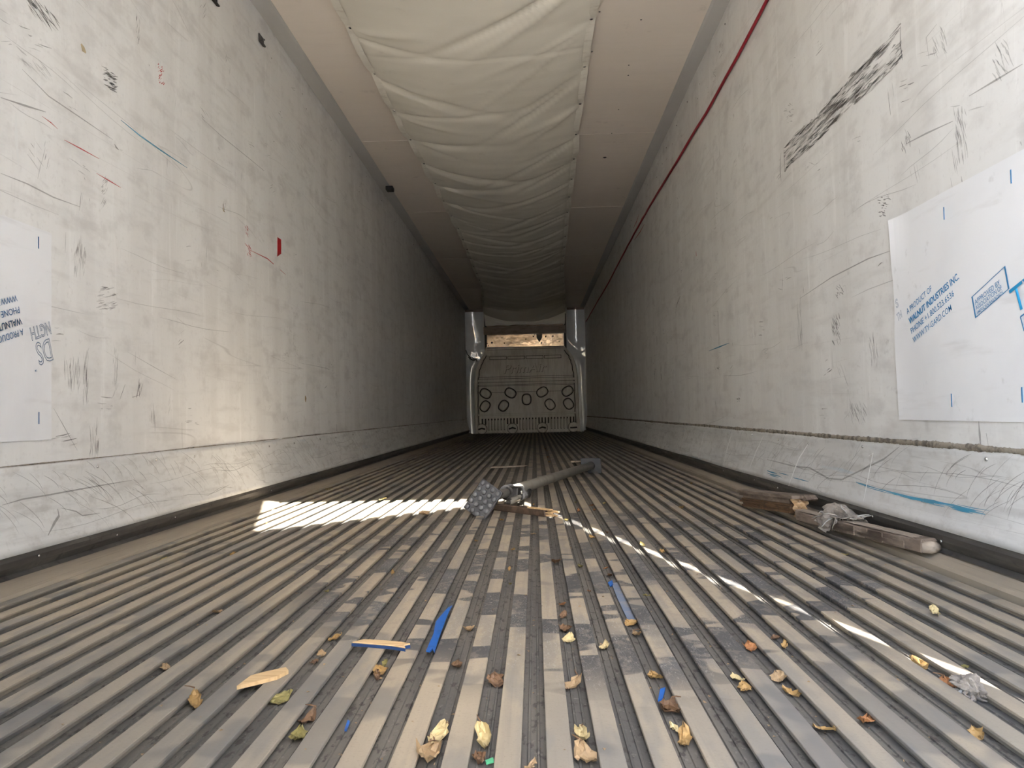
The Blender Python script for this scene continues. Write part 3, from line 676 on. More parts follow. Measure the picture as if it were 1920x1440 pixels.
# the end that hangs down in front of the bulkhead
def tail(u, v):
    x = interp(LE, YC1)*(1-u)+interp(RE, YC1)*u
    z0 = chute_z(u, YC1)
    return Vector((x*(1-.02*v), YC1+.02*v+.02*nz(u*7, v*3, 3)*v, z0+(2.20+.02*nz(u*9, 1, 1)-z0)*v))
MB().grid(40, 10, tail).build('hanging_end', 'cloth', chute, smooth=True)
for E_, sd in ((LE, 1), (RE, -1)):
    def hem(a, b):
        y = YC0+(15.3-YC0)*b
        x = interp(E_, y)+.012*nz(y*2.2, sd, 6)*1.0
        xx = x+sd*(.045*a-.012)
        return Vector((xx, y, min(H-.004, chute_z(.0 if sd > 0 else 1., y)-.004-.010*pinch(y)-.006*a+.004*nz(y*12, sd, a*3))))
    o = MB().grid(3, 420, hem).build('hem', 'hem', chute, smooth=True)
    y = 4.12-2*GP
    while y < 14.8:
        p = hem(.55, (y-YC0)/(15.3-YC0)) if y > YC0 else None
        if p:
            MB().tube([p+Vector((0, 0, -.001)), p+Vector((0, 0, -.0035))], [.011, .009], 10).build('washer', 'chrome', chute)
            MB().dome(p+Vector((0, 0, -.0034)), .0055, .004, (0, 0, -1)).build('screw', 'darkmetal', chute, smooth=True)
        y += GP

# ---------------------------------------------------------------- red cord along the right wall
cordpts = [(0.35, 2.22), (2.0, 2.21), (3.398, 2.212), (3.843, 2.19), (4.576, 2.182), (5.758, 2.205), (7.365, 2.235), (8.97, 2.215), (10.62, 2.19), (14.2, 2.2), (15.6, 2.21)]
pp = []
for (a, b), (c, d) in zip(cordpts, cordpts[1:]):
    for i in range(6):
        t = i/6; y = a+(c-a)*t; pp.append(Vector((wall_pt(1, y, 2.2).x-.0098, y, b+(d-b)*t+.002*nz(y*5, 0, 1))))
tag(MB().tube(pp, .0082, 8).build('cord', 'red', smooth=True), 'dark red cord strung along the wall just below the ceiling', 'cord')

# small things on the left wall and cove
p = WX(488, 75, XL); y, z = p.y, p.z
def plate_on_wall(px, py, label):
    y, z = wl(px, py); p = wall_pt(-1, y, z)
    t = thing('wall_bracket', label, 'bracket', p)
    o = MB().box((p.x, y-.034, z-.022), (p.x+.006, y+.034, z+.022)).build('plate', 'darkmetal', t); bevel(o, .002)
    MB().box((p.x+.006, y-.034, z-.024), (p.x+.016, y+.034, z-.018)).build('lip', 'darkmetal', t)
plate_on_wall(488, 75, 'small dark metal plate beside a rivet, under the ceiling trim')
plate_on_wall(400, -4, 'dark metal tab with a hanging point, farthest from the bulkhead')
q = FL(731, 352, H-.02); t = thing('rubber_clip', 'small black rubber clip stuck on the ceiling trim', 'clip', (q.x, q.y, H-.02))
q = Vector((max(q.x, XL+.05), q.y, H-.016))
o = MB().box((q.x-.034, q.y-.045, H-.052), (q.x+.034, q.y+.045, H-.012)).build('block', 'black', t); bevel(o, .008)
MB().box((q.x-.028, q.y-.055, H-.038), (q.x+.028, q.y-.045, H-.020)).build('jaw', 'black', t)
y, z = wl(522, 465); z0 = wl(522, 447)[1]; z1 = wl(523, 484)[1]
mb = MB(); pts = [(y+.032, z0), (y-.030, z0), (y-.030, z1+.03), (y-.036, z1), (y+.012, z1+.022), (y+.030, z1+.028)]
mb.add([wall_pt(-1, a, b, .0032) for a, b in pts]+[wall_pt(-1, a, b, .0018) for a, b in pts], [tuple(range(6)), tuple(range(11, 5, -1))]+[(i, (i+1) % 6, (i+1) % 6+6, i+6) for i in range(6)])
tag(mb.build('red_tape', 'redtape'), 'short upright strip of red tape stuck on the wall', 'tape')

# ---------------------------------------------------------------- bulkhead and front end
YB = 15.74
def fb(px, py, Y=YB): p = FR(px, py, Y); return p.x, p.z
bulk = thing('bulkhead', 'grey brown moulded plastic return air bulkhead closing off the front', 'bulkhead', (-.15, YB, 0))
BC = lambda cx, cy: (840+cx/4.8, 540+cy/4.8)            # pixel of the crop the outline was read from
left = [(248, 1322), (240, 1100), (236, 860), (250, 740), (285, 655), (325, 590), (340, 530)]
right = [(1048, 520), (1068, 545), (1120, 610), (1150, 690), (1168, 800), (1178, 1100), (1190, 1308)]
outl = [fb(*BC(*c)) for c in left+right]
outl = [(x, max(z, .002)) for x, z in outl]
body = MB().prism(outl, .06).build('shell', 'bulk', bulk, loc=(0, 0, 0))
body.data.transform(Matrix.Translation(Vector((0, YB, 0))-bulk.location)); bevel(body, .012, 3)
def bpt(cx, cy, dy=0): x, z = fb(*BC(cx, cy)); return Vector((x, YB+dy, z))
# raised rim along both flanks, with its dark joint
for side, pts in ((-1, left[:-1]), (1, right[1:][::-1])):
    sgn = -side
    P = [bpt(*c) for c in pts]; P[0].z = max(P[0].z, .02)
    mb = MB(); vs = []; fs = []
    for i, p in enumerate(P):
        for dx, dy in ((.0, 0), (.01, -.028), (.055, -.028), (.065, 0)): vs.append(p+Vector((sgn*dx, dy, 0)))
    for i in range(len(P)-1):
        for k in range(3): fs.append((i*4+k, i*4+k+1, i*4+k+5, i*4+k+4))
    mb.add(vs, fs).build('rim', 'bulk', bulk, smooth=False)
    # dark scalloped joint
    pts = []
    for i in range(len(P)-1):
        for q in range(6):
            t = i*6+q; p = P[i].lerp(P[i+1], q/6); pts.append(p+Vector((sgn*(.072+.012*abs(math.sin(t*.9))), -.004, 0)))
    MB().tube(pts, .008, 6).build('joint', 'bulkline', bulk)
def hline(y0, y1, x0=272, x1=1150, h=.010, d=.010, mat='bulkline', tilt=-22, name='groove'):
    mb = MB(); a = bpt(x0, y0+(0)); b = bpt(x1, y0+tilt)
    mb.add([a+Vector((0, -d, -h/2)), b+Vector((0, -d, -h/2)), b+Vector((0, -d, h/2)), a+Vector((0, -d, h/2)),
            a+Vector((0, .01, -h/2)), b+Vector((0, .01, -h/2)), b+Vector((0, .01, h/2)), a+Vector((0, .01, h/2))],
           [(0, 1, 2, 3), (4, 7, 6, 5), (0, 4, 5, 1), (3, 2, 6, 7), (0, 3, 7, 4), (1, 5, 6, 2)])
    return mb.build(name, mat, bulk)
for yy in (805, 822, 852, 862, 876, 886, 944, 1138, 1150): hline(yy, 0, h=.007, d=.003)
hline(838, 0, h=.045, d=.016, mat='bulk', name='ridge'); hline(868, 0, h=.030, d=.020, mat='bulk', name='ridge'); hline(1144, 0, h=.03, d=.014, mat='bulk', name='ridge')
# top shelf and the four shallow windows under it
a = bpt(345, 545); b = bpt(1042, 520); c = bpt(1042, 585); d_ = bpt(345, 612)
MB().add([v+Vector((0, dy, 0)) for dy in (-.045, .0) for v in (a, b, c, d_)], [(0, 1, 2, 3), (7, 6, 5, 4), (0, 4, 5, 1), (1, 5, 6, 2), (2, 6, 7, 3), (3, 7, 4, 0)]).build('shelf', 'bulk', bulk)
hline(562, 0, 350, 1040, .006, .049); hline(546, 0, 350, 1040, .006, .049)
for i, (x0, x1) in enumerate(((372, 528), (535, 692), (700, 858), (865, 1020))):
    y0 = 632-(x0-372)*.028
    a = bpt(x0, y0-14); b = bpt(x1, y0+12)
    MB().box((a.x, YB-.004, b.z), (b.x, YB+.01, a.z)).build('window_recess', 'bulkline', bulk)
    MB().box((a.x+.010, YB-.010, b.z+.010), (b.x-.010, YB+.01, a.z-.010)).build('window_panel', 'bulk', bulk)
# oval bosses
for cx, cy, ln, ang in ((338, 950, 100, -32), (562, 945, 100, -32), (848, 936, 100, 30), (1075, 928, 100, 32), (707, 1002, 95, 90), (333, 1065, 98, 55), (500, 1060, 98, 55), (918, 1048, 98, -55), (1085, 1042, 98, -58)):
    p = bpt(cx, cy); s = .0026*.72; L = ln*s*.62; W_ = 78*s*.62; an = math.radians(ang)
    ring = []; N_ = 22
    for k in range(N_+1):
        a = 2*math.pi*k/N_; ex = math.copysign(abs(math.cos(a))**.8, math.cos(a))*L; ez = math.copysign(abs(math.sin(a))**.8, math.sin(a))*W_
        ring.append(p+Vector((ex*math.cos(an)-ez*math.sin(an), -.004, ex*math.sin(an)+ez*math.cos(an))))
    o = MB().tube(ring, .011, 6, False).build('boss_ring', 'bulkline', bulk)
    pad = [(p+(q-p)*.86) for q in ring[:-1]]; n = len(pad)
    o = MB().add([q+Vector((0, -.014, 0)) for q in [p+(q-p)*.9 for q in pad]]+[q+Vector((0, .004, 0)) for q in pad], [tuple(range(n)), tuple(range(2*n-1, n-1, -1))]+[(i, (i+1) % n, (i+1) % n+n, i+n) for i in range(n)]).build('boss', 'bulk', bulk)
# lower grille slots
xs = [310+i*28.3 for i in range(30)]
for i, x in enumerate(xs):
    short = i in (0, 1, 8, 9, 10, 11, 18, 19, 20, 21, 28, 29)
    yt = 1178-(x-310)*.026; yb = (1232 if short else 1284)-(x-310)*.026
    a = bpt(x-7, yt); b = bpt(x+7, yb)
    MB().box((a.x, YB-.003, b.z), (b.x, YB+.012, a.z)).build('slot', 'bulkline', bulk)
    if not short:
        MB().box((a.x+.009, YB-.006, b.z+.012), (b.x-.004, YB+.012, a.z-.035)).build('slot_louver', 'bulk', bulk)
# round feet caps
for cx, cy in ((305, 1281), (580, 1277), (850, 1272), (1130, 1264)):
    p = bpt(cx, cy); r = .112
    p.z = max(p.z, r*.86)
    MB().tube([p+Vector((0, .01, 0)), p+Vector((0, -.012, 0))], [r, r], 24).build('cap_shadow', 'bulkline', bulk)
    MB().tube([p+Vector((0, .01, 0)), p+Vector((0, -.024, 0)), p+Vector((0, -.036, 0))], [r*.93, r*.93, r*.80], 24).build('cap', 'bulk', bulk)
    a = .25 if cx < 900 else -.2
    MB().tube([p+Vector((-r*.62, -.040, -r*.1)), p+Vector((0, -.044, r*.12*a*4)), p+Vector((r*.62, -.040, -r*.05))], .016, 6).build('cap_handle', 'bulkline', bulk)
x0, z0 = fb(*BC(505, 770)); x1, z1 = fb(*BC(880, 690))
text_obj('lettering', 'PrimAir', 'bulkline', bulk, Vector((x0, YB-.004, z0))-bulk.location, (1, 0, .025), (.22, 0, 1), x1-x0, .19, 0, .001)  # dark offset copy paints the shade under the raised letters
text_obj('lettering', 'PrimAir', 'bulk', bulk, Vector((x0-.006, YB-.012, z0+.006))-bulk.location, (1, 0, .025), (.22, 0, 1), x1-x0, .19, 0, .001)

# shiny grey plastic sheets at both sides of the bulkhead
def fairing(side, edge, label):
    root = thing('corner_fairing', label, 'panel', (XL+.04 if side < 0 else XR-.04, YB+.06, 0))
    E2 = [bpt(*c) for c in edge]
    xo = (XL+.012) if side < 0 else (XR-.012)
    def f(a, b):
        t = b*(len(E2)-1); i = min(int(t), len(E2)-2); p = E2[i].lerp(E2[i+1], t-i)
        x = xo+(p.x-xo)*a; z = p.z
        g = math.exp(-((z-1.66)/.17)**2)                       # the pushed-in dent
        Y = YB+.100-(x*x+(z-.96)**2)/31.8+(1.6*1.6/31.8)         # almost flat, turned a little to the room
        Y += (1-g)*(-.020*math.sin(a*math.pi)+.012*nz(x*4, z*1.2, side*3))+g*(.010*nz(x*7, z*4.5, side*2)+.004*nz(x*16, z*11, 3))
        return Vector((x, min(Y, YB+.134), max(z, .004)))
    MB().grid(28, 150, f).build('sheet', 'fairing', root, smooth=True)
    top = [f(0, 1), f(1, 1)]
    MB().box((min(xo, E2[-1].x), YB+.065, E2[-1].z-.0), (max(xo, E2[-1].x), YB+.128, E2[-1].z+.05)).build('top_rail', 'beam', root)
    return root
fairing(-1, [(248, 1312), (240, 1100), (236, 860), (250, 740), (285, 655), (322, 590), (318, 480), (312, 350), (310, 212)], 'shiny grey plastic corner sheet with a torn dent, beside the black wire')
fairing(1, [(1196, 1298), (1185, 1100), (1172, 800), (1150, 690), (1120, 610), (1070, 545), (1068, 450), (1070, 350), (1072, 192)], 'shiny grey plastic corner sheet between bulkhead and the red cord wall')
# upright black frame rails and the opening behind the bulkhead
evap = thing('evaporator_unit', 'bare metal evaporator panel showing through the gap above the bulkhead', 'evaporator', (-.15, D-.02, 0))
a = bpt(330, 425, .07); b = bpt(1050, 560, .07)
MB().box((a.x+.012, D-.022, b.z-.15), (b.x-.012, D-.003, a.z+.25)).build('panel', 'evap', evap)
for cx, cy, r in ((350, 495, .012), (392, 488, .02), (505, 492, .012), (768, 430, .014), (880, 432, .016), (945, 428, .016), (700, 455, .01), (840, 490, .014), (362, 515, .01)):
    p = bpt(cx, cy, .09); MB().tube([Vector((p.x, D-.021, p.z)), Vector((p.x, D-.028, p.z))], r, 8).build('hole', 'bulkline', evap)
p = bpt(822, 445); MB().prism([(p.x-.06, p.z+.08), (p.x-.055, p.z), (p.x, p.z-.09), (p.x+.055, p.z), (p.x+.06, p.z+.08)], -.02, Matrix.Translation((0, D-.022, 0))).build('bracket', 'darkmetal', evap)  # dark plate stands in for the shaded notch cut in the panel
hb = thing('header_board', 'dusty brown board hanging level under the end of the air chute', 'board', (-.15, YB+.05, 2.1))
a = bpt(320, 352, 0); b = bpt(1058, 402, 0)
MB().box((a.x, YB-.01, b.z), (b.x, YB+.02, a.z)).build('board', 'beam', hb)
for cx, x_ in ((318, .032), (1062, -.024)):
    a = bpt(cx, 225); b = bpt(cx, 590); a.x += x_
    t = tag(MB().box((a.x-.022, YB+.063, b.z), (a.x+.022, YB+.09, a.z)).build('upright_rail', 'black'), 'thin black upright rail beside the '+('dented corner sheet with the wire' if cx < 500 else 'corner sheet under the red cord'), 'rail', 'rails beside the gap above the bulkhead')
# wire
wp = [bpt(160, 560, -.03), bpt(178, 600, -.05), bpt(205, 632, -.06), bpt(228, 655, -.06), bpt(240, 640, -.06), bpt(215, 625, -.06), bpt(185, 625, -.06), bpt(205, 645, -.06), bpt(240, 652, -.06), bpt(258, 640, -.06), bpt(262, 664, -.055)]
wp[0].x = XL+.02
pp = []
for a, b in zip(wp, wp[1:]): pp += [a, a.lerp(b, .5)]
tag(MB().tube(pp+[wp[-1]], .009, 6).build('wire', 'black', smooth=True), 'tangled black wire hanging from the wall to the bulkhead rim', 'wire')

# ---------------------------------------------------------------- cargo bar lying across the ribs
A = FL(908, 937, .062); B = FL(1108, 873, .045)
bar = thing('cargo_bar', 'grey telescopic cargo bar with ratchet and square rubber feet, lying across the ribs', 'cargo bar', (A.x, A.y, 0))
ax = (B-A).normalized(); L = (B-A).length
sidev = Vector((ax.y, -ax.x, 0)).normalized(); upv = sidev.cross(ax)
def bp(t, s=0, u=0): return A+ax*t+sidev*s+upv*u
MB().tube([bp(.30), bp(L-.01)], .026, 18).build('outer_tube', 'steel', bar, smooth=True)
MB().tube([bp(.02), bp(.34)], .020, 16).build('inner_tube', 'brightsteel', bar, smooth=True)
MB().tube([bp(.29), bp(.295), bp(.355), bp(.36)], [.027, .034, .034, .027], 16).build('collar', 'black', bar)
rm = Matrix((ax, sidev, upv)).transposed().to_4x4(); rm.translation = bp(.33)
o = MB().prism([(-.05, -.03), (.06, -.03), (.09, .0), (.06, .035), (-.03, .035)], .05, rm @ Matrix.Translation((0, .006, -.012))).build('ratchet_body', 'black', bar); bevel(o, .006)
MB().tube([rm @ Vector((-.17, .055, -.028)), rm @ Vector((-.03, .05, -.024)), rm @ Vector((.03, .04, -.02))], [.013, .016, .014], 10).build('ratchet_handle', 'brightsteel', bar, smooth=True)
MB().tube([rm @ Vector((.04, .05, -.022)), rm @ Vector((.15, .045, -.026)), rm @ Vector((.24, .03, -.018))], [.016, .018, .012], 8).build('lever', 'black', bar)
MB().dome(rm @ Vector((.005, .058, .0)), .011, .008, sidev).build('pivot_bolt', 'chrome', bar, smooth=True)
MB().tube([rm @ Vector((-.165, .047, -.028)), rm @ Vector((-.165, .063, -.028))], .017, 10).build('handle_pivot', 'darkmetal', bar)
# feet: the near pad faces the camera, the far one is seen past the tube
def foot(at, nrm, upd, w, h, studs, name):
    nrm = Vector(nrm).normalized(); u = Vector(upd); u = (u-nrm*u.dot(nrm)).normalized(); s = u.cross(nrm)
    fm = Matrix((s, u, nrm)).transposed().to_4x4(); fm.translation = at
    o = MB().box((-w/2, -h/2, -.012), (w/2, h/2, .004), fm).build(name, 'pad', bar); bevel(o, .004)
    me = None
    for i in range(studs[0]):
        for j in range(studs[1]):
            c = fm @ Vector((-w/2+(i+.5)*w/studs[0], -h/2+(j+.5)*h/studs[1], .004))
            st_ = MB().dome(c, min(w/studs[0], h/studs[1])*.42, .0075, nrm, 12).build('stud', 'padstud', o, smooth=True)
            st_.location = -bar.location*0; st_.data.transform(Matrix.Translation(-bar.location))
    MB().tube([fm @ Vector((0, 0, -.012)), fm @ Vector((0, 0, -.05))], [.03, .024], 12).build(name+'_socket', 'darkmetal', bar)
foot(bp(-.015), (-.36, -.88, .30), (.50, -.1, .85), .115, .145, (4, 5), 'near_foot')
foot(bp(L+.01), (ax.x, ax.y, .12), (0, 0, 1), .14, .105, (4, 3), 'far_foot')

# ---------------------------------------------------------------- scraps of wood
def oriented(a, b):
    """frame with x along a->b, z up"""
    a, b = Vector(a), Vector(b); x = (b-a).normalized(); y = Vector((0, 0, 1)).cross(x).normalized(); z = x.cross(y)
    mtx = Matrix((x, y, z)).transposed().to_4x4(); mtx.translation = a; return mtx, (b-a).length
def lath(name, a, b, w, h, mat, label, cat, seed, rag=(.02, .02), lift=0, taper=(1, 1), group=None, nx=14):
    rr = random.Random(seed); mt, L = oriented(a, b)
    mb = MB(); ring = []
    for i in range(nx+1):
        t = i/nx; k = taper[0]+(taper[1]-taper[0])*t
        for (cy, cz) in ((-.5, 0), (.5, 0), (.5, 1), (-.5, 1)):
            x = t*L
            if i == 0: x -= rr.uniform(-rag[0], rag[0])
            if i == nx: x += rr.uniform(-rag[1], rag[1])
            ring.append(mt @ Vector((x, cy*w*k+rr.uniform(-1, 1)*w*.04, cz*h*(.5+.5*k)*(1+rr.uniform(-.08, .05))+lift)))
    fs = [(i*4+k, i*4+(k+1) % 4, i*4+4+(k+1) % 4, i*4+4+k) for i in range(nx) for k in range(4)]+[(3, 2, 1, 0), tuple(nx*4+k for k in range(4))]
    o = MB().add(ring, fs).build(name, mat); bevel(o, min(w, h)*.08, 1)
    return tag(o, label, cat, group), mt, L
# board splinter beside the cargo bar, its broken end pale
t = thing('broken_board', 'dark broken board with a pale splintered end, just in front of the cargo bar', 'wood scrap', FL(980, 968, 0))
a = FL(918, 955, .0); b = FL(1026, 969, .0)
o, mt, L = lath('dark_length', a, b, .030, .030, 'darkboard', '', '', 1, (.02, .004), .001, (.75, 1))
for k in ('label', 'category'): del o[k]
o.parent = t; o.data.transform(Matrix.Translation(-t.location))
mb = MB(); rr = random.Random(4)
for i in range(9):
    yy = rr.uniform(-.014, .010); zz = rr.uniform(.002, .024); l = rr.uniform(.025, .065)
    mb.box((L-.012, yy, zz), (L+l, yy+.006, zz+.006), mt)
mb.build('splintered_end', 'rawwood', t)
MB().box((L-.10, -.0165, .0285), (L+.03, .004, .033), mt).build('pale_split', 'rawwood', t)
lath('wood_lath', FL(921, 878, .003), FL(976, 875, .003), .06, .012, 'dustwood', 'thin dusty lath lying flat across the ribs, behind the cargo bar', 'wood scrap', 5, (.06, .09), .0005, (.9, .5))
lath('wood_lath', FL(1071, 867, .003), FL(1097, 866, .003), .07, .012, 'dustwood', 'short flat lath touching the far foot of the cargo bar', 'wood scrap', 6, (.03, .02), .0005)
# long dusty batten by the right-hand kick strip, and the split plank end leaning on it
bt = thing('batten', 'long dusty batten with a rounded worn end lying along the kick strip', 'wood scrap', (1.0, 2.3, 0))
a = FL(1500, 975, .012); b = FL(1748, 1038, .030); a.x = min(a.x, .985); b.x = min(b.x, 1.018)
o, mt, L = lath('timber', a, b, .046, .036, 'oldwood', '', '', 8, (.02, .004), 0, (.95, 1.05), nx=18)
for k in ('label', 'category'): del o[k]
o.parent = bt; o.data.transform(Matrix.Translation(-bt.location)); o.modifiers[0].width = .004
MB().grid(6, 24, lambda u, v: mt @ Vector((-.01+(L+.012)*v, -.0225+.045*u, .0375+.0012*nz(u*4, v*20, 1)-.006*max(0, (v-.93)/.07)))).build('dusty_top', 'dustwood', bt)
MB().tube([mt @ Vector((L-.002, -.020, .016)), mt @ Vector((L+.006, 0, .017)), mt @ Vector((L-.002, .020, .016))], [.014, .017, .014], 10).build('worn_end', 'dustwood', bt, smooth=True)
MB().dome(mt @ Vector((L-.035, -.002, .0385)), .004, .001, (0, 0, 1)).build('nail_hole', 'bulkline', bt)
mb = MB(); rr = random.Random(9)
for i in range(16):
    x = rr.uniform(.35*L, .9*L); mb.box((x, -.0265, .002+rr.uniform(0, .014)), (x+rr.uniform(.03, .09), -.0225, .016+rr.uniform(0, .016)), mt)
mb.build('split_face', 'oldwood', bt)
BATTEN_INV = mt.inverted(); BATTEN_L = L
pk = thing('split_plank', 'short split plank with layered brown side and pale torn end, near the batten', 'wood scrap', (1.0, 3.3, 0))
a = FL(1402, 948, .012); b = FL(1500, 963, .030)
mt, L = oriented(a, b)
for i in range(6):
    z0 = i*.009; x0 = R_(-.02, .02); MB().box((x0, -.028+R_(-.004, .004), z0), (L-.01-R_(0, .02), .030+R_(-.006, .004), z0+.0082), mt).build('layer', 'brownwood' if i < 4 else 'oldwood', pk)
MB().box((-.015, -.036, .054), (L+.012, .040, .066), mt).build('top_face', 'oldwood', pk)
def torn(u, v):
    y = -.03+.062*u; z = -.012+.070*v
    return mt @ Vector((L-.008+.026*math.sin(v*math.pi)*abs(math.sin(u*9+v*7))*.8+.012*nz(u*5, v*5, 2), y*(1-.45*(1-v)**2), z))
MB().grid(10, 12, torn).build('torn_end', 'endgrain', pk)
MB().prism([(L-.06, .050), (L+.020, .046), (L+.034, .052), (L+.016, .066), (L-.06, .066)], .045, mt @ Matrix.Translation((0, .010, 0))).build('side_flap', 'oldwood', pk)
# slivers in the foreground
def sliver(name, pts, h, mat, label, cat='wood sliver', mat2=None, lift=.0005):
    P = [FL(*q, 0) for q in pts]; c = sum(P, Vector())/len(P); n = len(P)
    me = MB().add([p-c+Vector((0, 0, lift+h+.002*nz(i, 1, 1))) for i, p in enumerate(P)]+[p-c+Vector((0, 0, lift)) for p in P],
                  [tuple(range(n)), tuple(range(2*n-1, n-1, -1))]+[(i, (i+1) % n, (i+1) % n+n, i+n) for i in range(n)])
    if mat2:
        t = thing(name, label, cat, c); o = MB().add(me.v, me.f).build('wood', mat, t, loc=(0, 0, 0))
        o.data.transform(Matrix.Translation((0, 0, 0)))
        vs = [Vector(v)*1 for v in me.v[n:]]
        s = MB().add([(v.x*1.02, v.y*1.02-.003, 0.0003) for v in vs]+[(v.x*1.02, v.y*1.02-.003, h*.75) for v in vs], [tuple(range(n)), tuple(range(2*n-1, n-1, -1))]+[(i, (i+1) % n, (i+1) % n+n, i+n) for i in range(n)])
        s.build('painted_face', mat2, t, loc=(0, 0, 0)); return t
    return tag(me.build(name, mat, loc=c), label, cat)
sliver('wood_sliver', [(444, 1294), (470, 1274), (484, 1270), (500, 1266), (536, 1258), (541, 1264), (520, 1275), (490, 1283)], .006, 'rawwood', 'pointed raw wood sliver with a dark smear, no paint on it')
sliver('wood_sliver', [(661, 1211), (682, 1206), (720, 1208), (752, 1211), (769, 1214), (756, 1217), (760, 1221), (735, 1217), (690, 1213)], .007, 'rawwood', 'thin raw wood sliver with a dark blue painted edge, bridging two ribs', mat2='navy')
def strip_in_groove(name, pts, z, h, mat, label, cat):
    P = [FL(*q, z) for q in pts]; c = sum(P, Vector())/len(P); n = len(P)
    me = MB().add([p-c+Vector((0, 0, h+.0012*nz(i*3.3, 1, 1))) for i, p in enumerate(P)]+[p-c for p in P], [tuple(range(n)), tuple(range(2*n-1, n-1, -1))]+[(i, (i+1) % n, (i+1) % n+n, i+n) for i in range(n)])
    return tag(me.build(name, mat, loc=c), label, cat)
strip_in_groove('blue_splinter', [(799, 1222), (806, 1224), (811, 1218), (815, 1225), (822, 1200), (831, 1176), (840, 1152), (848, 1137), (840, 1141), (826, 1157), (817, 1168), (813, 1190)], .001, .0025, 'blue', 'bright blue painted splinter leaning out of a floor groove', 'paint chip')
strip_in_groove('blue_strip', [(1147, 1096), (1164, 1093), (1178, 1118), (1199, 1168), (1178, 1168), (1170, 1150), (1158, 1125)], -GROOVE+.002, .003, 'greyblue', 'dusty grey blue strip lying inside a floor groove', 'strip')
for pts, lab in (([(1140, 1094), (1148, 1090), (1150, 1098), (1144, 1101)], 'tiny bright blue chip at the end of the dusty blue strip'), ([(1234, 1316), (1238, 1296), (1248, 1292), (1243, 1312)], 'dark blue chip in a groove beside brown leaves'),
                 ([(646, 1371), (652, 1354), (656, 1356), (650, 1372)], 'thin blue chip alone in a groove')):
    strip_in_groove('paint_chip', pts, -GROOVE+.003, .003, 'blue', lab, 'paint chip')
strip_in_groove('green_scrap', [(910, 1430), (924, 1425), (926, 1430), (912, 1434)], -GROOVE+.003, .003, 'green', 'small green plastic scrap beside a pale leaf', 'scrap')

# ---------------------------------------------------------------- torn fibre wads
def drape(p, gap=.003):
    """what would sit inside the batten lies over it instead"""
    q = BATTEN_INV @ p
    if -.02 < q.x < BATTEN_L+.02 and abs(q.y) < .034:
        q.z = max(q.z, .041+gap); return BATTEN_INV.inverted() @ q
    return p
def wad(px, py, z, length, wid, hgt, rot, label, seed, strands):
    c = FL(px, py, z); c.z = z
    t = thing('fibre_wad', label, 'fibre wad', c); rr = random.Random(seed)
    bm = bmesh.new(); bmesh.ops.create_icosphere(bm, subdivisions=4, radius=1)
    for v in bm.verts:
        p = v.co.copy(); n_ = mnoise.fractal(p*1.6+Vector((seed, 0, 0)), 1, 2.2, 5)
        r = 1+.45*n_+.22*abs(mnoise.noise(p*5+Vector((0, seed, 0))))
        q = p*r; v.co = Vector((q.x*length/2, q.y*wid/2*(1-.25*q.x), max(-.02, q.z*hgt/2*(1+.5*math.sin(q.x*2.2+seed))+hgt*.36)))
        v.co.rotate(Matrix.Rotation(rot, 3, 'Z'))
    me = bpy.data.meshes.new('body'); bm.to_mesh(me); bm.free(); me.materials.append(M['fibre'])
    lo = min(v.co.z for v in me.vertices)
    for v in me.vertices:
        v.co.z -= lo; v.co = drape(v.co+c)-c
    link('body', me, t)
    for _ in range(strands):
        a = rr.uniform(0, 6.28); p = Vector((math.cos(a)*length*.38, math.sin(a)*wid*.36, hgt*rr.uniform(.25, .7))); p.rotate(Matrix.Rotation(rot, 3, 'Z'))
        d = Vector((math.cos(a), math.sin(a), rr.uniform(-.1, .7))); d.rotate(Matrix.Rotation(rot, 3, 'Z')); pts = [p*.6]
        for k in range(6):
            d = (d+Vector((rr.uniform(-.7, .7), rr.uniform(-.7, .7), rr.uniform(-.65, .35)))).normalized(); q = pts[-1]+d*length*.075; q.z = max(.003, q.z); q = drape(q+c, .006)-c; pts.append(q)
        MB().tube(pts, [.0035, .0032, .003, .0025, .002, .0015, .001], 5).build('strand', 'fibrew' if rr.random() < .5 else 'fibre', t, smooth=True, loc=(0, 0, 0))
wad(1580, 1006, .002, .16, .066, .078, -1.05, 'dusty grey wad of torn fibre leaning against the batten', 2, 22)
wad(1814, 1308, -GROOVE+.001, .050, .022, .026, -1.2, 'small frayed grey fibre tuft caught between two ribs', 6, 16)

# ---------------------------------------------------------------- dry leaves
def leaf_mesh(kind, seed, size):
    """a curled, torn leaf: spine along x, lobed outline"""
    rr = random.Random(seed); nu, nv = 7, 6; mb = MB()
    curl = rr.uniform(.5, 1.7)*rr.choice((-1, 1, 1)); bend = rr.uniform(.2, 1.3); ph = rr.uniform(0, 6); torn_ = rr.uniform(.2, .9)
    asp = rr.uniform(.35, .8)
    def f(u, v):
        s = (v-.5)*2; wu = math.sin(math.pi*min(1, max(0, (u*.92+.06))))**.7*(1+.22*math.sin(u*14+ph)*abs(s))
        x = (u-.5)*size; y = s*.5*size*asp*wu
        x += torn_*size*.4*nz(s*2+seed, u*3, 1)*abs(s); y += .12*size*nz(u*4, s*2, seed)
        a = s*curl*.8; y2 = math.sin(a)/max(.2, abs(curl*.8))*.5*size*asp*wu if abs(a) > 1e-4 else y
        z = (1-math.cos(a))*.5*size*asp*wu*.9+size*.28*bend*(u-.5)**2*2+.16*size*nz(u*4.5+seed, s*3.2, 2)+.07*size*nz(u*11, s*9, seed)
        return Vector((x, y2+.06*size*nz(u*5, s*3, seed+4), z))
    mb.grid(nu, nv, f)
    me = mb.mesh('blade', 'leaf_'+kind, False)
    return me
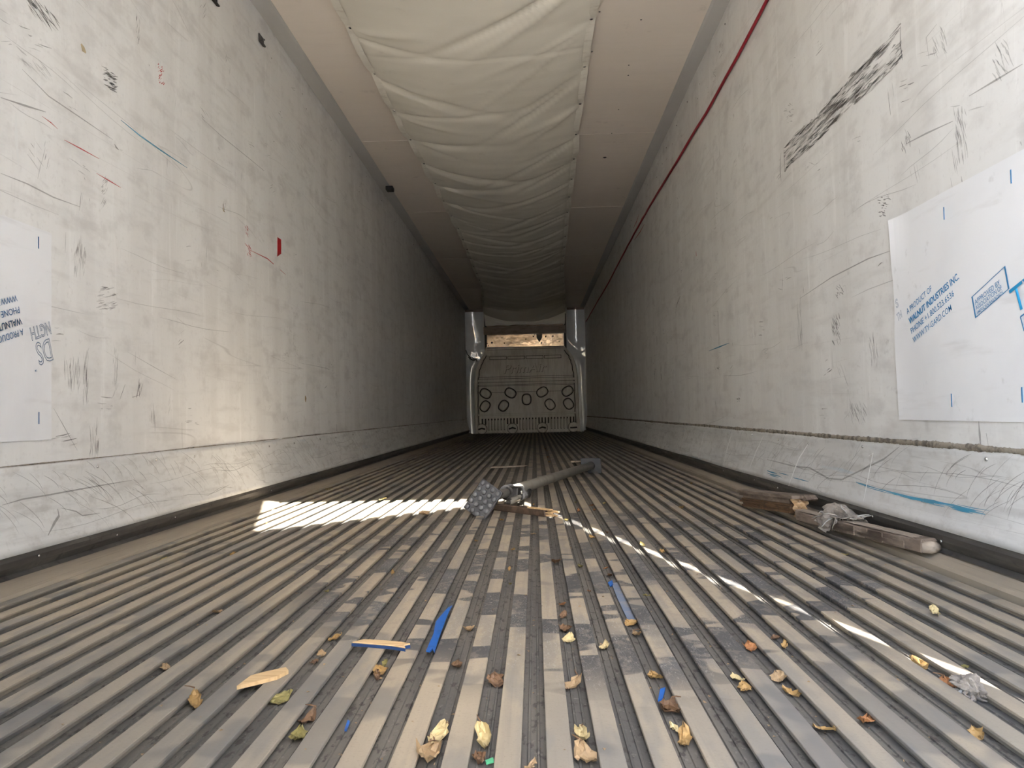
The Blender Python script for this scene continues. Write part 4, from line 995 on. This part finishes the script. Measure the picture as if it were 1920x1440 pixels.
LABEL = {'golden': 'curled golden dry leaf', 'brown': 'dark brown curled dry leaf', 'orange': 'rusty orange dry leaf fragment', 'tan': 'tan half flat dry leaf',
         'yellow': 'crinkled yellow dry leaf', 'pale': 'pale straw dry leaf', 'olive': 'olive green dried leaf scrap'}
leaves = [  # px, py, size, kind, lying in a groove (0) or on a rib (1)
    (1043, 1058, .055, 'brown', 0), (1055, 1137, .036, 'orange', 0), (1056, 1158, .034, 'brown', 0), (1060, 1182, .050, 'brown', 0), (1066, 1201, .036, 'pale', 0), (1133, 1216, .046, 'pale', 0),
    (1075, 1286, .058, 'tan', 0), (1091, 1391, .058, 'pale', 0), (1098, 1424, .056, 'tan', 0), (1188, 1172, .042, 'golden', 0), (1196, 1192, .052, 'tan', 0), (1228, 1272, .050, 'golden', 0),
    (1256, 1332, .058, 'brown', 0), (1272, 1335, .050, 'brown', 0), (1270, 1372, .042, 'pale', 0), (1283, 1390, .050, 'golden', 0), (880, 1184, .040, 'tan', 0), (857, 1251, .044, 'brown', 0),
    (929, 1281, .044, 'brown', 0), (712, 1262, .050, 'golden', 0), (717, 1246, .026, 'olive', 0), (703, 1270, .036, 'brown', 0), (823, 1385, .060, 'pale', 0), (804, 1395, .030, 'brown', 0), (805, 1424, .070, 'tan', 0),
    (908, 1392, .060, 'pale', 0), (893, 1425, .040, 'brown', 0), (627, 1199, .040, 'golden', 0), (560, 1386, .050, 'olive', 0), (575, 1352, .052, 'brown', 0), (527, 1314, .042, 'olive', 0),
    (358, 1322, .052, 'golden', 0), (293, 1255, .038, 'tan', 0), (397, 1151, .034, 'tan', 0), (307, 1050, .034, 'yellow', 0), (440, 1043, .040, 'golden', 0), (1205, 1023, .034, 'yellow', 1), (1112, 949, .036, 'orange', 0), (1085, 959, .034, 'orange', 0),
    (1121, 957, .030, 'orange', 0), (1140, 945, .036, 'yellow', 0), (1080, 943, .034, 'olive', 0), (1270, 955, .050, 'golden', 0), (1238, 931, .040, 'tan', 0), (1298, 908, .032, 'golden', 0),
    (1062, 976, .036, 'yellow', 0), (1000, 947, .030, 'golden', 0), (962, 1032, .034, 'golden', 0), (1000, 1002, .032, 'tan', 0), (892, 1016, .028, 'golden', 0), (940, 976, .034, 'golden', 0), (795, 965, .060, 'tan', 1),
    (617, 918, .044, 'yellow', 1), (677, 921, .040, 'yellow', 0), (718, 938, .045, 'yellow', 1), (513, 959, .032, 'yellow', 0), (553, 953, .034, 'golden', 0), (558, 974, .036, 'yellow', 0), (690, 962, .028, 'orange', 0), (463, 989, .034, 'orange', 0), (503, 984, .032, 'orange', 0),
    (1414, 1217, .040, 'orange', 0), (1490, 1213, .030, 'golden', 0), (1475, 1197, .030, 'brown', 0), (1392, 1275, .034, 'pale', 0), (1406, 1293, .040, 'golden', 0), (1474, 1275, .040, 'tan', 0), (1502, 1303, .042, 'golden', 0),
    (1697, 1251, .050, 'golden', 0), (1758, 1288, .052, 'orange', 0), (1778, 1255, .030, 'olive', 0), (1815, 1097, .034, 'orange', 0), (1590, 1041, .032, 'yellow', 0), (1650, 1358, .050, 'orange', 0), (1563, 1373, .040, 'golden', 0), (1830, 1380, .034, 'golden', 0),
    (1148, 1082, .040, 'brown', 0), (1105, 1110, .024, 'orange', 0), (955, 1069, .030, 'golden', 0), (957, 1096, .018, 'olive', 0), (733, 1076, .032, 'golden', 0), (602, 1110, .028, 'olive', 0), (1140, 1066, .024, 'orange', 0), (1213, 1118, .026, 'olive', 1),
    (1252, 1035, .040, 'golden', 0), (1138, 1000, .034, 'brown', 0), (1110, 1009, .040, 'golden', 0), (1088, 1064, .034, 'olive', 0), (1360, 902, .055, 'olive', 1), (588, 1243, .034, 'brown', 0), (590, 1228, .026, 'tan', 0),
    (1468, 985, .045, 'golden', 0), (1445, 980, .03, 'olive', 0), (1547, 921, .03, 'yellow', 1), (1024, 858, .05, 'orange', 0), (1028, 846, .045, 'golden', 0), (1020, 842, .04, 'golden', 0), (909, 836, .05, 'pale', 1), (1027, 867, .04, 'golden', 0), (1752, 1152, .048, 'pale', 1), (995, 1440, .03, 'tan', 0)]
NEAR = [((-.25, 3.35), 'the cargo bar pad'), ((.0, 3.85), 'the cargo bar'), ((.38, 5.3), 'the far bar foot'), ((-.03, 3.15), 'the broken board'), ((.05, 3.1), 'the broken board'),
        ((.23, 2.65), 'the thin sunlit line'), ((.40, 2.15), 'the thin sunlit line'), ((.55, 1.6), 'the thin sunlit line'), ((-.9, 3.4), 'the wide sunlit patch'), ((-.5, 3.5), 'the wide sunlit patch'), ((-1.1, 3.3), 'the wide sunlit patch'),
        ((1.0, 2.4), 'the batten'), ((.98, 2.8), 'the batten'), ((.96, 3.3), 'the split plank'), ((.60, 1.15), 'the small fibre tuft')]
for px, py, t in ((825, 1180, 'the bright blue splinter'), (1170, 1130, 'the dusty blue strip'), (495, 1276, 'the unpainted wood sliver'), (715, 1213, 'the blue-edged sliver'), (918, 1430, 'the green scrap'), (1240, 1305, 'the dark blue chip'), (950, 876, 'the flat lath')):
    NEAR.append((tuple(FL(px, py).xy), t))
for i, (px, py, sz, kind, on) in enumerate(leaves):
    z = .0015 if on else -GROOVE+.0015
    p = FL(px, py, z)
    if not on:      # settle it into the nearest groove
        k = round((p.x-C0)/PITCH); gx = C0+k*PITCH; p.x = gx+max(-.005, min(.005, p.x-gx))
    sz *= .88; me = leaf_mesh(kind, i*7+3, sz)
    rz = R_(0, 6.28) if on else math.pi/2+R_(-.5, .5); tilt = R_(-.25, .25)
    rot = Matrix.Rotation(rz, 4, 'Z') @ Matrix.Rotation(tilt, 4, 'X') @ Matrix.Rotation(R_(-.3, .3), 4, 'Y')
    if not on:      # narrow enough to lie between the ribs
        ys = [(rot @ v.co).x for v in me.vertices]; wdt = max(ys)-min(ys)
    me.transform(rot); lo = min(v.co.z for v in me.vertices)
    cx = sum(v.co.x for v in me.vertices)/len(me.vertices)
    for v in me.vertices:
        v.co.z -= lo
        if not on:
            v.co.x -= cx
            lim = .0145
            if abs(v.co.x) > lim:                       # the blade bends up against the side of the rib
                ex = abs(v.co.x)-lim; v.co.z += ex*1.1+.002; v.co.x = math.copysign(lim+ex*.15*(1 if v.co.z > .016 else 0), v.co.x)
    o = link('dry_leaf', me, None, p)
    near = min(((p.xy-Vector(q)).length, t) for q, t in NEAR)
    size = 'tiny' if sz < .027 else 'small' if sz < .036 else 'broad' if sz > .045 else ''
    where = (' beside '+near[1]) if near[0] < .30 else (' far down the floor' if p.y > 6 else ' in the open foreground' if p.y < 1.5 else ' in mid floor')
    tag(o, (size+' '+LABEL[kind]).strip()+(' on a rib' if on else ' in a groove')+where, 'leaf', 'dry leaves scattered on the ribbed floor')
    if sz > .045:
        st = MB().tube([(0, 0, 0), (.006, .004, .003), (.014, .006, .004)], [.0012, .001, .0007], 5).mesh('stem', 'leaf_brown')
        a = max(me.vertices, key=lambda v: v.co.y).co
        so_ = link('stem', st, o, a); so_.rotation_euler = (0, 0, R_(0, 6.28))
# crumbs of leaf and wood too small to tell apart
rr = random.Random(21); mb = MB()
for i in range(900):
    y = .8+7*rr.random()**1.9; k = rr.randint(-18, 15); x = C0+k*PITCH+rr.uniform(-.013, .013)
    if rr.random() < .12: x += PITCH/2; z = .0004
    else: z = -GROOVE+.0008
    s = rr.uniform(.0012, .0038); a = rr.uniform(0, 6.28); c, n_ = math.cos(a)*s, math.sin(a)*s
    mb.add([(x-c, y-n_, z), (x+n_, y-c, z+s*.4), (x+c*1.3, y+n_*1.3, z+s*.2), (x-n_*.6, y+c, z+s*.7)], [(0, 1, 2), (0, 2, 3)])
cr = mb.build('leaf_crumbs', 'leaf_tan'); cr['kind'] = 'stuff'; cr['label'] = 'scattered tan crumbs of leaf and wood in the floor grooves'; cr['category'] = 'debris'
# white foam crumbs
for i, (px, py, s, lab) in enumerate(((1437, 934, .012, 'white foam crumb on the edge strip behind the split plank'), (938, 836, .012, 'white foam crumb far down the floor toward the bulkhead'))):
    p = FL(px, py, .004 if i else .022); o = MB().dome((0, 0, 0), s, s, (0, 0, 1), 7).build('foam_crumb', 'white', loc=p); tag(o, lab, 'foam crumb')
